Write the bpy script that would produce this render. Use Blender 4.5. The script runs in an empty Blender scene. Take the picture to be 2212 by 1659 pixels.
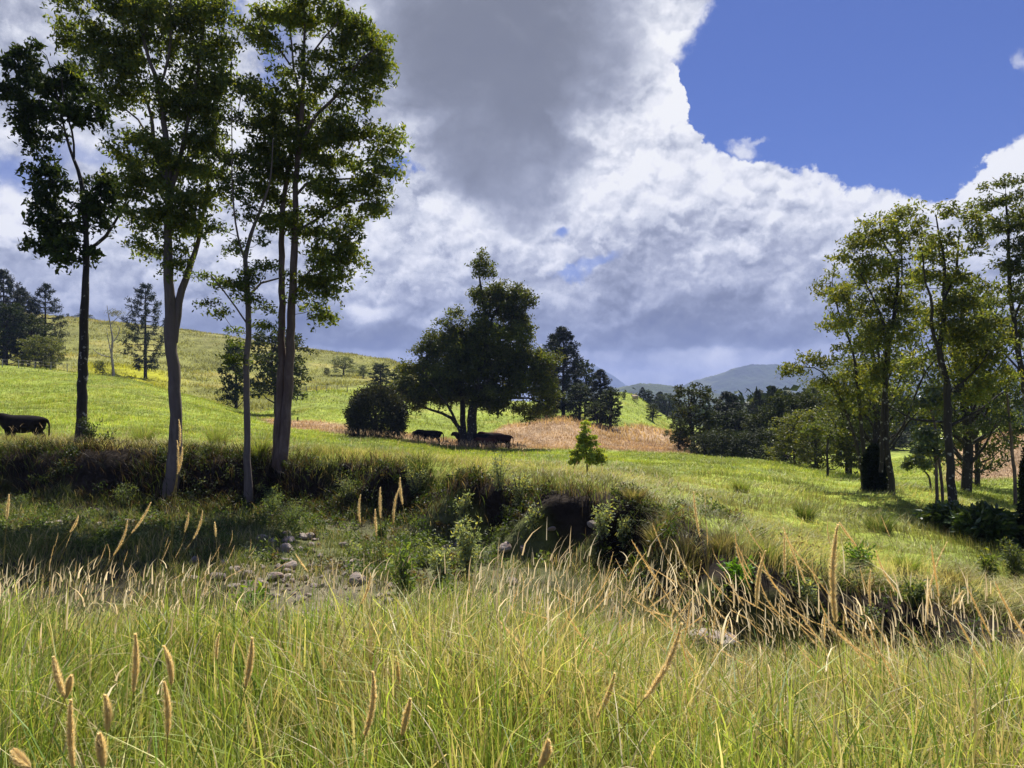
import bpy, math, random
import numpy as np
from mathutils import Vector

# ---------------------------------------------------------------- camera, sky, sun, exposure
SC = bpy.context.scene
COL = SC.collection
R = math.radians
F = 1597.6            # focal length in picture units (picture 2212 x 1659 units)
CX, HY = 1106.0, 890.0  # vertical axis of the view and the horizon line
cam_d = bpy.data.cameras.new('camera')
cam_d.sensor_width = 36; cam_d.lens = 26
cam_d.shift_y = (HY - 829.5) / 2212.0
cam_d.clip_start = 0.05; cam_d.clip_end = 30000
cam = bpy.data.objects.new('camera', cam_d); COL.objects.link(cam)
cam.location = (0, 0, 0); cam.rotation_euler = (R(90), 0, 0)
SC.camera = cam

SUN_EL, SUN_AZ = R(58), R(12)      # azimuth measured from +Y towards +X
sun_d = bpy.data.lights.new('sun', 'SUN'); sun_d.energy = 4.8; sun_d.angle = R(0.5); sun_d.color = (1, 0.95, 0.86)
sun = bpy.data.objects.new('sun', sun_d); COL.objects.link(sun)
sv = Vector((math.sin(SUN_AZ) * math.cos(SUN_EL), math.cos(SUN_AZ) * math.cos(SUN_EL), math.sin(SUN_EL)))
sun.rotation_euler = sv.to_track_quat('Z', 'Y').to_euler()
sun.location = (0, 0, 50)

vs = SC.view_settings
vs.view_transform = 'Standard'; vs.look = 'None'; vs.exposure = 0.9; vs.gamma = 1.0; vs.use_curve_mapping = False
SC.cycles.max_bounces = 6; SC.cycles.diffuse_bounces = 3; SC.cycles.glossy_bounces = 2
SC.cycles.transmission_bounces = 3; SC.cycles.volume_bounces = 0
SC.cycles.transparent_max_bounces = 4
SC.cycles.caustics_reflective = False; SC.cycles.caustics_refractive = False


def srgb(r, g, b):
    f = lambda c: (c / 255 / 12.92) if c / 255 <= 0.04045 else ((c / 255 + 0.055) / 1.055) ** 2.4
    return (f(r), f(g), f(b), 1.0)


class NT:
    """small node-graph writer"""
    def __init__(s, tree): s.t = tree; s.n = tree.nodes; s.l = tree.links
    def new(s, typ, **kw):
        n = s.n.new(typ)
        for k, v in kw.items(): setattr(n, k, v)
        return n
    def put(s, sock, v):
        if isinstance(v, bpy.types.NodeSocket): s.l.new(v, sock)
        else: sock.default_value = v
    def m(s, op, a, b=None, c=None, clamp=False):
        n = s.new('ShaderNodeMath', operation=op, use_clamp=clamp)
        s.put(n.inputs[0], a)
        if b is not None: s.put(n.inputs[1], b)
        if c is not None: s.put(n.inputs[2], c)
        return n.outputs[0]
    def vm(s, op, a, b=None, scale=None):
        n = s.new('ShaderNodeVectorMath', operation=op)
        s.put(n.inputs[0], a)
        if b is not None: s.put(n.inputs[1], b)
        if scale is not None: s.put(n.inputs['Scale'], scale)
        return n.outputs['Value'] if op in ('LENGTH', 'DISTANCE', 'DOT_PRODUCT') else n.outputs[0]
    def noise(s, vec, scale, detail=4, rough=0.5, dist=0.0, lac=2.0):
        n = s.new('ShaderNodeTexNoise')
        s.put(n.inputs['Vector'], vec); n.inputs['Scale'].default_value = scale
        n.inputs['Detail'].default_value = detail; n.inputs['Roughness'].default_value = rough
        n.inputs['Distortion'].default_value = dist; n.inputs['Lacunarity'].default_value = lac
        return n
    def ramp(s, fac, stops, interp='LINEAR'):
        n = s.new('ShaderNodeValToRGB'); n.color_ramp.interpolation = interp
        e = n.color_ramp.elements
        while len(e) < len(stops): e.new(0.5)
        for i, (p, c) in enumerate(stops):
            e[i].position = p; e[i].color = c if len(c) == 4 else (*c, 1)
        s.put(n.inputs[0], fac); return n.outputs[0]
    def rng(s, v, a, b, c=0.0, d=1.0, smooth=True):
        n = s.new('ShaderNodeMapRange', interpolation_type='SMOOTHSTEP' if smooth else 'LINEAR')
        s.put(n.inputs['Value'], v)
        for k, x in zip(('From Min', 'From Max', 'To Min', 'To Max'), (a, b, c, d)): s.put(n.inputs[k], x)
        return n.outputs[0]
    def mix(s, f, a, b, blend='MIX'):
        n = s.new('ShaderNodeMix', data_type='RGBA', blend_type=blend)
        s.put(n.inputs[0], f); s.put(n.inputs[6], a); s.put(n.inputs[7], b)
        return n.outputs[2]
    def curve(s, v, pts):
        n = s.new('ShaderNodeFloatCurve'); c = n.mapping.curves[0]
        while len(c.points) < len(pts): c.points.new(0.5, 0.5)
        for p, (x, y) in zip(c.points, pts): p.location = (x, y); p.handle_type = 'AUTO'
        n.mapping.update(); s.put(n.inputs['Value'], v); return n.outputs[0]


world = bpy.data.worlds.new('World'); SC.world = world; world.use_nodes = True
def build_sky():
    g = NT(world.node_tree); g.n.clear()
    out = g.new('ShaderNodeOutputWorld'); bg = g.new('ShaderNodeBackground')
    g.l.new(bg.outputs[0], out.inputs[0])
    sky = g.new('ShaderNodeTexSky', sky_type='NISHITA', sun_disc=False, sun_elevation=SUN_EL, sun_rotation=SUN_AZ,
                air_density=1.0, dust_density=0.4, ozone_density=2.5, altitude=200)
    d = g.new('ShaderNodeTexCoord').outputs['Generated']
    sep = g.new('ShaderNodeSeparateXYZ'); g.l.new(d, sep.inputs[0])
    x, y, z = sep.outputs
    ys = g.m('MAXIMUM', y, 0.12)
    # directions written as picture units of a level look north (an angle measure; the sky is infinitely far)
    # warp the direction so that every outline below gets ragged, billowing edges
    n1 = g.noise(d, 5.5, 6, 0.55).outputs['Color']
    n2 = g.noise(d, 26, 6, 0.62).outputs['Color']
    w1 = g.vm('SCALE', g.vm('SUBTRACT', n1, (0.5, 0.5, 0.5)), scale=230.0)
    w2 = g.vm('SCALE', g.vm('SUBTRACT', n2, (0.5, 0.5, 0.5)), scale=95.0)
    comb = g.new('ShaderNodeCombineXYZ')
    g.put(comb.inputs[0], g.m('MULTIPLY_ADD', g.m('DIVIDE', x, ys), F, CX))
    g.put(comb.inputs[1], g.m('MULTIPLY_ADD', g.m('DIVIDE', z, ys), -F, HY))
    P0 = comb.outputs[0]
    w3 = g.vm('SCALE', g.vm('SUBTRACT', g.noise(d, 90, 4, .65).outputs['Color'], (0.5, 0.5, 0.5)), scale=38.0)
    P = g.vm('ADD', g.vm('ADD', g.vm('ADD', P0, w1), w2), w3)
    P = g.vm('MULTIPLY', P, (1, 1, 0))
    Ps = g.vm('MULTIPLY', g.vm('ADD', P0, w1), (1, 1, 0))
    def blob(p, cx, cy, rx, ry, soft=0.5):
        v = g.vm('MULTIPLY', g.vm('SUBTRACT', p, (cx, cy, 0)), (1.0 / rx, 1.0 / ry, 0))
        return g.rng(g.vm('LENGTH', v), 1.0 + soft, 1.0 - soft)
    sp = g.new('ShaderNodeSeparateXYZ'); g.l.new(P, sp.inputs[0]); U, V = sp.outputs[0], sp.outputs[1]
    # top edge of the cumulus bank on the right, as a function of azimuth
    un = g.rng(U, 1300, 2500, 0, 1, smooth=False)
    top = g.curve(un, [(0, 0.1), (0.13, 0.30), (0.19, 0.60), (0.27, 0.66), (0.36, 0.72), (0.42, 0.76), (0.50, 0.80), (0.60, 0.80), (0.66, 0.74), (0.72, 0.62), (0.78, 0.58), (0.9, 0.5), (1, 0.45)])
    topv = g.m('MULTIPLY', top, 520.0)
    dist_bank = g.m('SUBTRACT', V, topv)                    # >0 inside the bank
    bank = g.rng(dist_bank, -4, 14)
    big = blob(P, 1060, -130, 505, 500, 0.045)
    left = g.rng(U, 1380, 1290)
    dens = g.m('MAXIMUM', g.m('MAXIMUM', bank, big), left)
    # small gaps of blue and thin veils
    for (cx, cy, rx, ry, a) in [(500, 25, 28, 24, .9), (575, 120, 26, 60, .7), (880, 378, 22, 12, .9), (1176, 478, 14, 8, .85),
                                (1215, 583, 28, 12, .7), (1290, 572, 40, 13, .6), (20, 375, 85, 32, .75), (120, 330, 60, 20, .4), (250, 340, 60, 20, .4), (2000, 398, 30, 10, .4)]:
        dens = g.m('SUBTRACT', dens, g.m('MULTIPLY', blob(P if rx > 20 else Ps, cx, cy, rx * 1.2, ry * 1.2, 0.6), a), clamp=True)
    for (cx, cy, rx, ry, a) in [(1612, 318, 26, 22, .75), (1640, 298, 30, 8, .45), (2212, 150, 14, 24, .5)]:
        dens = g.m('MAXIMUM', dens, g.m('MULTIPLY', blob(P, cx, cy, rx, ry, 0.7), a))
    # tone of the clouds: bright towards thin sunlit edges, grey where they are thick
    vn = g.rng(g.new('ShaderNodeSeparateXYZ').outputs[0], 0, 1)  # placeholder, replaced below
    s0 = g.new('ShaderNodeSeparateXYZ'); g.l.new(g.vm('ADD', P0, g.vm('SCALE', g.vm('SUBTRACT', n1, (0.5, 0.5, 0.5)), scale=110.0)), s0.inputs[0])
    U0, V0 = s0.outputs[0], s0.outputs[1]
    tone = g.curve(g.rng(V0, -200, 1000, 0, 1, smooth=False),
                   [(0, .50), (.2, .56), (.42, .66), (.5, .74), (.58, .70), (.66, .59), (.72, .46), (.782, .34), (.79, .40), (.80, .62), (.86, .68), (.9, .62), (1, .5)])
    def add(t, b, a): return g.m('ADD', t, g.m('MULTIPLY', b, a))
    # sunlit rim of bank
    rim = g.m('MULTIPLY', g.rng(dist_bank, 210, 0), g.rng(U0, 1250, 1450))
    tone = add(tone, rim, .22)
    for (cx, cy, rx, ry, soft, a) in [
        (1460, 90, 120, 160, .7, .20), (1330, 40, 100, 100, .8, .08), (1010, 360, 220, 50, .6, .0),
        (1000, 470, 160, 60, .7, .16), (1250, 400, 130, 80, .8, .12), (1400, 330, 100, 90, .7, .14),
        (500, 120, 250, 260, .8, .12), (420, 330, 330, 160, .8, .16), (60, 480, 200, 110, .8, .18), (150, 60, 220, 120, .8, -.02),
        (1900, 470, 420, 70, .7, .06), (2180, 360, 120, 60, .6, .25), (1240, 660, 70, 60, .7, .18), (760, 600, 45, 60, .7, .32), (790, 655, 60, 18, .6, .35), (905, 685, 45, 13, .6, .30),
        (1680, 660, 40, 16, .6, .25), (1620, 495, 55, 14, .7, .2), (1440, 700, 330, 60, .7, -.10), (1600, 600, 330, 110, .9, -.12),
        (760, 700, 260, 70, .8, -.14), (300, 690, 300, 60, .9, -.02), (620, 500, 220, 120, .9, .05),
        (1540, 790, 45, 32, .5, .22)]:
        tone = add(tone, blob(Ps, cx, cy, rx, ry, soft), a)
    # the thick dark-bottomed cloud
    Pd = g.vm('MULTIPLY', g.vm('ADD', P0, g.vm('ADD', g.vm('SCALE', w1, scale=.9), w2)), (1, 1, 0))
    dk = g.m('MAXIMUM', blob(Pd, 1080, 90, 300, 215, .38), blob(Pd, 1085, 300, 165, 165, .35))
    dk = g.m('MAXIMUM', dk, g.m('MULTIPLY', blob(Pd, 880, 100, 150, 200, .6), .5))
    dk = g.m('MULTIPLY', dk, g.rng(g.noise(d, 7, 6, .6, .5).outputs['Fac'], .25, .6, .72, 1.0))
    # billows: the same noise a little towards the sun gives lit and shaded sides
    def bil(vec, sc, det, ro):
        nn = g.noise(vec, sc, det, ro, 0.25).outputs['Fac']
        return g.m('SUBTRACT', 1.0, g.m('MULTIPLY', g.m('ABSOLUTE', g.m('SUBTRACT', nn, .5)), 4.0))
    dw = g.vm('MULTIPLY', d, (1.0, 1.0, 1.35))
    b1 = g.m('SUBTRACT', g.noise(dw, 9, 7, .58, .3).outputs['Fac'], g.noise(g.vm('ADD', dw, (-.006, 0, .028)), 9, 7, .58, .3).outputs['Fac'])
    b2 = g.m('SUBTRACT', g.noise(dw, 22, 6, .6, .4).outputs['Fac'], g.noise(g.vm('ADD', dw, (-.003, 0, .012)), 22, 6, .6, .4).outputs['Fac'])
    lum = g.noise(dw, 4.5, 6, .6, .3).outputs['Fac']
    calm = g.m('MULTIPLY', g.m('SUBTRACT', 1.0, g.m('MULTIPLY', dk, .8)), g.rng(V0, 800, 560, .45, 1.0))
    def puff(off, sc):      # rounded cauliflower lumps
        v = g.new('ShaderNodeTexVoronoi', feature='F1')
        v.inputs['Scale'].default_value = sc; v.inputs['Detail'].default_value = 1; v.inputs['Roughness'].default_value = .55; v.normalize = True
        g.put(v.inputs['Vector'], g.vm('ADD', g.vm('ADD', dw, off), g.vm('SCALE', n2, scale=.07))); return v.outputs['Distance']
    b3 = g.m('SUBTRACT', puff((-.008, 0, .022), 11), puff((0, 0, 0), 11))
    b4 = g.m('SUBTRACT', puff((-.004, 0, .011), 27), puff((0, 0, 0), 27))
    relief = g.m('ADD', g.m('MULTIPLY', b1, .55), g.m('MULTIPLY', b2, .55))
    relief = g.m('ADD', relief, g.m('ADD', g.m('MULTIPLY', b3, 1.3), g.m('MULTIPLY', b4, 1.0)))
    relief = g.m('MULTIPLY', relief, calm)
    tone = g.m('ADD', tone, relief)
    tone = g.m('ADD', tone, g.m('MULTIPLY', g.m('SUBTRACT', lum, .5), g.m('MULTIPLY', calm, .6)))
    tone = g.m('MULTIPLY', tone, g.m('SUBTRACT', 1.0, g.m('MULTIPLY', dk, .74)))
    tone = g.m('ADD', tone, g.m('MULTIPLY', dk, .03))
    ccol = g.ramp(tone, [(0.0, srgb(104, 108, 124)), (.2, srgb(127, 131, 142)), (.38, srgb(156, 161, 176)), (.55, srgb(186, 190, 204)), (.75, srgb(221, 224, 233)), (.95, srgb(250, 250, 254)), (1.0, srgb(255, 255, 255))])
    # remaining directions (overhead, behind the viewer): plain broken cloud
    other = g.rng(g.noise(d, 3.2, 6, .6).outputs['Fac'], .5, .62)
    frontal = g.rng(y, .3, .5)
    frontal = g.m('MULTIPLY', frontal, g.rng(z, .72, .6))
    dens = g.m('ADD', g.m('MULTIPLY', dens, frontal), g.m('MULTIPLY', g.m('MULTIPLY', other, .7), g.m('SUBTRACT', 1.0, frontal)))
    ccol = g.mix(frontal, srgb(190, 192, 205), ccol)
    skyc = g.vm('MULTIPLY', sky.outputs[0], (0.10, 0.10, 0.10))
    skyc = g.vm('MULTIPLY', skyc, (.38, .47, .86))
    final = g.mix(dens, skyc, ccol)
    g.l.new(final, bg.inputs['Color']); bg.inputs['Strength'].default_value = 0.54
build_sky()

# ---------------------------------------------------------------- helpers
rs = np.random.RandomState(7)

def D(px, py, Y):
    return np.array([(px - CX) / F * Y, Y, (HY - py) / F * Y])

def tag(o, label=None, cat=None, group=None, kind=None):
    if label: o['label'] = label
    if cat: o['category'] = cat
    if group: o['group'] = group
    if kind: o['kind'] = kind
    return o

def mesh(name, V, quads=None, tris=None, col=None, mats=None, smooth=False, midx=None):
    me = bpy.data.meshes.new(name)
    V = np.asarray(V, np.float32).reshape(-1, 3)
    parts, tot = [], []
    if quads is not None and len(quads): q = np.asarray(quads, np.int32).reshape(-1, 4); parts.append(q.ravel()); tot.append(np.full(len(q), 4, np.int32))
    if tris is not None and len(tris): q = np.asarray(tris, np.int32).reshape(-1, 3); parts.append(q.ravel()); tot.append(np.full(len(q), 3, np.int32))
    loops = np.concatenate(parts); tot = np.concatenate(tot)
    start = np.concatenate([[0], np.cumsum(tot)[:-1]]).astype(np.int32)
    me.vertices.add(len(V)); me.vertices.foreach_set('co', V.ravel())
    me.loops.add(len(loops)); me.loops.foreach_set('vertex_index', loops)
    me.polygons.add(len(tot)); me.polygons.foreach_set('loop_start', start); me.polygons.foreach_set('loop_total', tot)
    if midx is not None: me.polygons.foreach_set('material_index', np.asarray(midx, np.int32))
    me.polygons.foreach_set('use_smooth', np.full(len(tot), smooth))
    if col is not None:
        a = me.color_attributes.new('Col', 'FLOAT_COLOR', 'POINT')
        c = np.ones((len(V), 4), np.float32); c[:, :3] = np.asarray(col, np.float32).reshape(-1, 3)
        a.data.foreach_set('color', c.ravel())
    me.update(calc_edges=True)
    for m in (mats or []): me.materials.append(m)
    return me

def obj(name, me, parent=None, loc=None):
    o = bpy.data.objects.new(name, me); COL.objects.link(o)
    if parent is not None: o.parent = parent
    if loc is not None: o.location = loc
    return o

def empty(name, loc=(0, 0, 0)):
    o = bpy.data.objects.new(name, None); COL.objects.link(o); o.location = loc; o.empty_display_size = 0.2
    return o

def material(name, build):
    m = bpy.data.materials.new(name); m.use_nodes = True
    g = NT(m.node_tree); g.n.clear()
    out = g.new('ShaderNodeOutputMaterial'); build(g, out); return m

def foliage_mat(name, trans=0.42, rough=0.5, spec=0.35, warm=(1.25, 1.15, .55), tint=(1, 1, 1)):
    def b(g, out):
        at = g.new('ShaderNodeAttribute', attribute_name='Col').outputs['Color']
        c = g.vm('MULTIPLY', at, tint)
        p = g.new('ShaderNodeBsdfPrincipled'); g.put(p.inputs['Base Color'], c)
        p.inputs['Roughness'].default_value = rough; p.inputs['Specular IOR Level'].default_value = spec
        t = g.new('ShaderNodeBsdfTranslucent'); g.put(t.inputs[0], g.vm('MULTIPLY', c, warm))
        mx = g.new('ShaderNodeMixShader'); mx.inputs[0].default_value = trans
        g.l.new(p.outputs[0], mx.inputs[1]); g.l.new(t.outputs[0], mx.inputs[2]); g.l.new(mx.outputs[0], out.inputs[0])
    return material(name, b)

def bark_mat(name, a, b_, c_=None, scale=6.0, lichen=0.0):
    def b(g, out):
        tc = g.new('ShaderNodeTexCoord').outputs['Object']
        st = g.vm('MULTIPLY', tc, (1, 1, .16))
        n = g.noise(st, scale, 8, .65, .6).outputs['Fac']
        n2 = g.noise(tc, .9, 4, .6).outputs['Fac']
        col = g.ramp(n, [(.28, a), (.5, [(p + q) / 2 for p, q in zip(a, b_)]), (.72, b_)])
        col = g.mix(g.rng(n2, .42, .6), col, c_ or b_)
        if lichen:
            n3 = g.noise(tc, 5, 3, .6).outputs['Fac']
            col = g.mix(g.m('MULTIPLY', g.rng(n3, .6, .68), lichen), col, (.42, .40, .35, 1))
        p = g.new('ShaderNodeBsdfPrincipled'); g.put(p.inputs['Base Color'], col); p.inputs['Roughness'].default_value = .9
        p.inputs['Specular IOR Level'].default_value = .15
        bp = g.new('ShaderNodeBump'); bp.inputs['Strength'].default_value = .9; bp.inputs['Distance'].default_value = .03
        g.put(bp.inputs['Height'], n); g.l.new(bp.outputs[0], p.inputs['Normal']); g.l.new(p.outputs[0], out.inputs[0])
    return material(name, b)

M_LEAF = foliage_mat('leaf', .5, .5, .4, (1.4, 1.3, .5))
M_LEAF_DARK = foliage_mat('dark_leaf', .28, .6, .15)
M_LEAF_GLOSS = foliage_mat('glossy_leaf', .30, .28, .6)
M_NEEDLE = foliage_mat('needle', .15, .6, .25)
M_GRASS = foliage_mat('grass', .45, .5, .3, (1.2, 1.12, .6))
M_DRY = foliage_mat('dry_grass', .45, .7, .15, (1.1, 1.0, .8))
M_HEAD = foliage_mat('seed_head', .6, .8, .1, (1.1, 1.08, 1.0))
M_BARK_DARK = bark_mat('dark_bark', (.018, .015, .012, 1), (.075, .065, .055, 1), (.04, .034, .028, 1), 7, .8)
M_BARK_GREY = bark_mat('grey_bark', (.07, .055, .043, 1), (.24, .20, .165, 1), (.15, .12, .10, 1), 7)
M_BARK_RED = bark_mat('red_bark', (.05, .036, .028, 1), (.25, .19, .155, 1), (.12, .085, .068, 1), 7)
M_BARK_PALE = bark_mat('dead_wood', (.16, .14, .12, 1), (.42, .38, .34, 1), None, 8)
M_TWIG = bark_mat('twig_bark', (.04, .033, .026, 1), (.12, .10, .08, 1), None, 9)

# numpy value noise
_perm = np.random.RandomState(3).rand(256, 256)
def vnoise(x, y):
    xi = np.floor(x).astype(int); yi = np.floor(y).astype(int)
    fx = x - xi; fy = y - yi; fx = fx * fx * (3 - 2 * fx); fy = fy * fy * (3 - 2 * fy)
    g = lambda a, b: _perm[a & 255, b & 255]
    return (g(xi, yi) * (1 - fx) + g(xi + 1, yi) * fx) * (1 - fy) + (g(xi, yi + 1) * (1 - fx) + g(xi + 1, yi + 1) * fx) * fy
def fbm(x, y, o=4):
    s = 0; a = .5; t = 0
    for k in range(o):
        s = s + a * vnoise(x * 2 ** k + 17.3 * k, y * 2 ** k + 9.1 * k); t += a; a *= .5
    return s / t - .5
def sstep(x, a, b):
    t = np.clip((x - a) / (b - a), 0, 1); return t * t * (3 - 2 * t)

def pchip(xk, yk, x):
    xk = np.asarray(xk, float); yk = np.asarray(yk, float)
    h = np.diff(xk); dl = np.diff(yk) / h
    m = np.zeros(len(xk)); m[0] = dl[0]; m[-1] = dl[-1]
    for i in range(1, len(xk) - 1):
        if dl[i - 1] * dl[i] > 0:
            w1 = 2 * h[i] + h[i - 1]; w2 = h[i] + 2 * h[i - 1]
            m[i] = (w1 + w2) / (w1 / dl[i - 1] + w2 / dl[i])
    x = np.clip(x, xk[0], xk[-1]); i = np.clip(np.searchsorted(xk, x, side='right') - 1, 0, len(xk) - 2)
    t = (x - xk[i]) / h[i]
    return ((1 + 2 * t) * (1 - t) ** 2 * yk[i] + t * (1 - t) ** 2 * h[i] * m[i] + t * t * (3 - 2 * t) * yk[i + 1] + t * t * (t - 1) * h[i] * m[i + 1])

# ---------------------------------------------------------------- the lie of the land
# profiles along lines of sight: ('z', Y, height) or ('v', Y, where that ground appears); 'bed' marks creek
NEAR = [('z', 2.5, -1.66), ('z', 5, -2.0), ('z', 7.4, -2.5)]
def z_(Y, z): return (Y, z)
def v_(Y, v): return (Y, (HY - v) / F * Y)
near = [z_(.5, -1.62), z_(2.5, -1.68), z_(5, -2.0), z_(7.2, -2.5), z_(9.2, -3.2)]
nearR = [z_(.5, -1.62), z_(2.5, -1.68), z_(4.5, -2.0), z_(6.6, -2.7), z_(8.5, -3.6)]
PROF = {
 -350: near + [z_(12, -3.3), z_(26, -3.3), z_(29, -1.4), v_(31, 950), v_(60, 870), v_(100, 770), v_(170, 720), v_(330, 640), z_(700, 60), z_(1500, -8), z_(7000, -12)],
 0: near + [z_(12, -3.3), z_(24, -3.3), z_(25.5, -2.9), z_(26.3, -1.6), z_(27, -1.45), v_(29, 950), v_(34, 955), v_(60, 878), v_(85, 824), v_(108, 790), v_(125, 792), v_(150, 782), v_(200, 748), v_(330, 680), z_(450, 40), z_(1200, -8), z_(7000, -12)],
 260: near + [z_(12, -3.3), z_(23.5, -3.3), z_(25, -3.0), z_(26, -1.5), z_(26.6, -1.3), v_(28.5, 960), v_(34, 955), v_(60, 890), v_(80, 848), v_(105, 818), v_(125, 826), v_(150, 806), v_(200, 770), v_(320, 706), z_(440, 34), z_(1200, -8), z_(7000, -12)],
 432: near + [z_(12, -3.3), z_(22, -3.35), z_(24.4, -3.0), z_(25.4, -1.6), z_(26.2, -1.4), v_(28, 969), v_(34, 965), v_(60, 912), v_(80, 880), v_(98, 862), v_(115, 872), v_(145, 845), v_(200, 800), v_(310, 722), z_(430, 30), z_(1200, -8), z_(7000, -12)],
 560: near + [z_(12, -3.3), z_(21.5, -3.35), z_(24.4, -2.9), z_(25.2, -1.6), z_(26.2, -1.4), v_(28, 974), v_(34, 970), v_(60, 928), v_(82, 906), v_(100, 892), v_(125, 868), v_(150, 850), v_(200, 812), v_(300, 744), z_(420, 26), z_(1200, -8), z_(7000, -12)],
 690: near + [z_(12, -3.3), z_(20.5, -3.35), z_(23.8, -3.0), z_(24.5, -1.7), z_(25.2, -1.55), v_(27, 982), v_(34, 978), v_(60, 944), v_(78, 925), v_(92, 895), v_(128, 845), v_(150, 842), v_(200, 812), v_(290, 761), z_(420, 20), z_(1200, -8), z_(7000, -12)],
 842: near + [z_(12, -3.35), z_(19.5, -3.4), z_(22.3, -3.2), z_(23, -1.78), z_(24, -1.66), v_(25.5, 994), v_(34, 980), v_(66, 951), v_(80, 932), v_(100, 900), v_(130, 868), v_(148, 840), v_(200, 820), v_(280, 782), z_(420, 12), z_(1200, -8), z_(7000, -12)],
 1015: near + [z_(12, -3.4), z_(17.5, -3.45), z_(19.7, -3.4), z_(20.3, -2.05), z_(21.6, -1.82), v_(23.5, 1011), v_(34, 996), v_(72, 966), v_(86, 950), v_(100, 920), v_(130, 885), v_(165, 858), v_(200, 868), z_(420, -4), z_(1200, -10), z_(7000, -12)],
 1210: near + [z_(12, -3.4), z_(16.2, -3.5), z_(17.2, -3.45), z_(17.8, -2.1), z_(19, -1.93), v_(21, 1036), v_(34, 1010), v_(75, 968), v_(86, 945), v_(98, 914), v_(115, 905), v_(150, 872), v_(190, 880), z_(420, -6), z_(1200, -10), z_(7000, -12)],
 1340: near + [z_(11.5, -3.5), z_(15.6, -3.6), z_(16.4, -3.5), z_(17.0, -2.2), z_(17.6, -2.03), v_(20, 1054), v_(34, 1014), v_(72, 976), v_(90, 960), v_(108, 930), v_(140, 895), v_(190, 850), z_(260, -3), z_(420, -7), z_(1200, -10), z_(7000, -12)],
 1450: near + [z_(11, -3.6), z_(14.6, -3.75), z_(15.1, -2.65), z_(17, -2.3), v_(20, 1074), v_(34, 1030), v_(70, 982), v_(95, 965), v_(118, 942), v_(150, 928), v_(200, 905), z_(260, -5), z_(420, -8), z_(1200, -10), z_(7000, -12)],
 1555: nearR + [z_(10.6, -3.8), z_(12.8, -3.95), z_(13.3, -2.95), z_(15.4, -2.6), v_(19, 1105), v_(25, 1070), v_(40, 1020), v_(68, 991), z_(80, -5.6), z_(150, -7), z_(420, -8), z_(1200, -10), z_(7000, -12)],
 1700: nearR + [z_(10.4, -4.0), z_(12.4, -4.15), z_(12.9, -3.05), z_(14.6, -2.85), v_(18, 1155), v_(25, 1090), v_(40, 1032), v_(64, 1000), z_(78, -5.8), z_(150, -7), z_(420, -8), z_(1200, -10), z_(7000, -12)],
 1850: nearR + [z_(10.4, -4.1), z_(12.5, -4.25), z_(13.0, -3.38), z_(14.6, -3.3), v_(18, 1185), v_(25, 1110), v_(34, 1058), v_(48, 1030), z_(62, -5.6), z_(90, -6.5), z_(150, -7), z_(420, -8), z_(1200, -10), z_(7000, -12)],
 1960: nearR + [z_(10.3, -4.15), z_(12.7, -4.25), z_(13.2, -3.5), z_(14.8, -3.5), v_(18, 1205), v_(24, 1130), v_(31, 1068), v_(44, 1050), z_(58, -6.0), z_(85, -6.0), z_(150, -7), z_(420, -8), z_(1200, -10), z_(7000, -12)],
 2090: nearR + [z_(10.0, -4.15), z_(11.8, -4.2), z_(12.8, -3.75), z_(15, -3.65), v_(18, 1215), v_(22, 1165), v_(30, 1105), v_(45, 1065), v_(60, 1035), v_(76, 965), v_(86, 955), z_(110, -6.0), z_(200, -7), z_(420, -8), z_(1200, -10), z_(7000, -12)],
 2212: nearR + [z_(9.8, -4.15), z_(11.2, -4.2), z_(12.2, -3.85), z_(15, -3.8), v_(20, 1205), v_(30, 1130), v_(45, 1080), v_(58, 1030), v_(72, 940), v_(86, 930), z_(110, -5), z_(200, -7), z_(420, -8), z_(1200, -10), z_(7000, -12)],
 2600: nearR + [z_(9.8, -4.15), z_(11.2, -4.2), z_(12.2, -3.9), z_(15, -3.8), z_(20, -4), z_(45, -4.6), z_(72, -2), z_(110, -3), z_(200, -5), z_(420, -8), z_(1200, -10), z_(7000, -12)],
}
QN, SN = 900, 500
qg = np.linspace(math.log(.5), math.log(7000), QN)
ks = np.array(sorted(PROF)); kss = (ks - CX) / F
rows = np.array([pchip(np.log([p[0] for p in PROF[k]]), [p[1] for p in PROF[k]], qg) for k in ks])
sg = np.linspace(kss[0], kss[-1], SN)
ZG = np.array([pchip(kss, rows[:, j], sg) for j in range(QN)]).T      # SN x QN

def base_z(x, y):
    x = np.asarray(x, float); y = np.asarray(y, float)
    ye = np.maximum(y, 4.0)
    s = np.clip(x / ye, sg[0], sg[-1]); q = np.log(np.clip(y, .5, 7000))
    a = (s - sg[0]) / (sg[1] - sg[0]); b = (q - qg[0]) / (qg[1] - qg[0])
    ia = np.clip(a.astype(int), 0, SN - 2); ib = np.clip(b.astype(int), 0, QN - 2); fa = a - ia; fb = b - ib
    return (ZG[ia, ib] * (1 - fa) + ZG[ia + 1, ib] * fa) * (1 - fb) + (ZG[ia, ib + 1] * (1 - fa) + ZG[ia + 1, ib + 1] * fa) * fb

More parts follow.
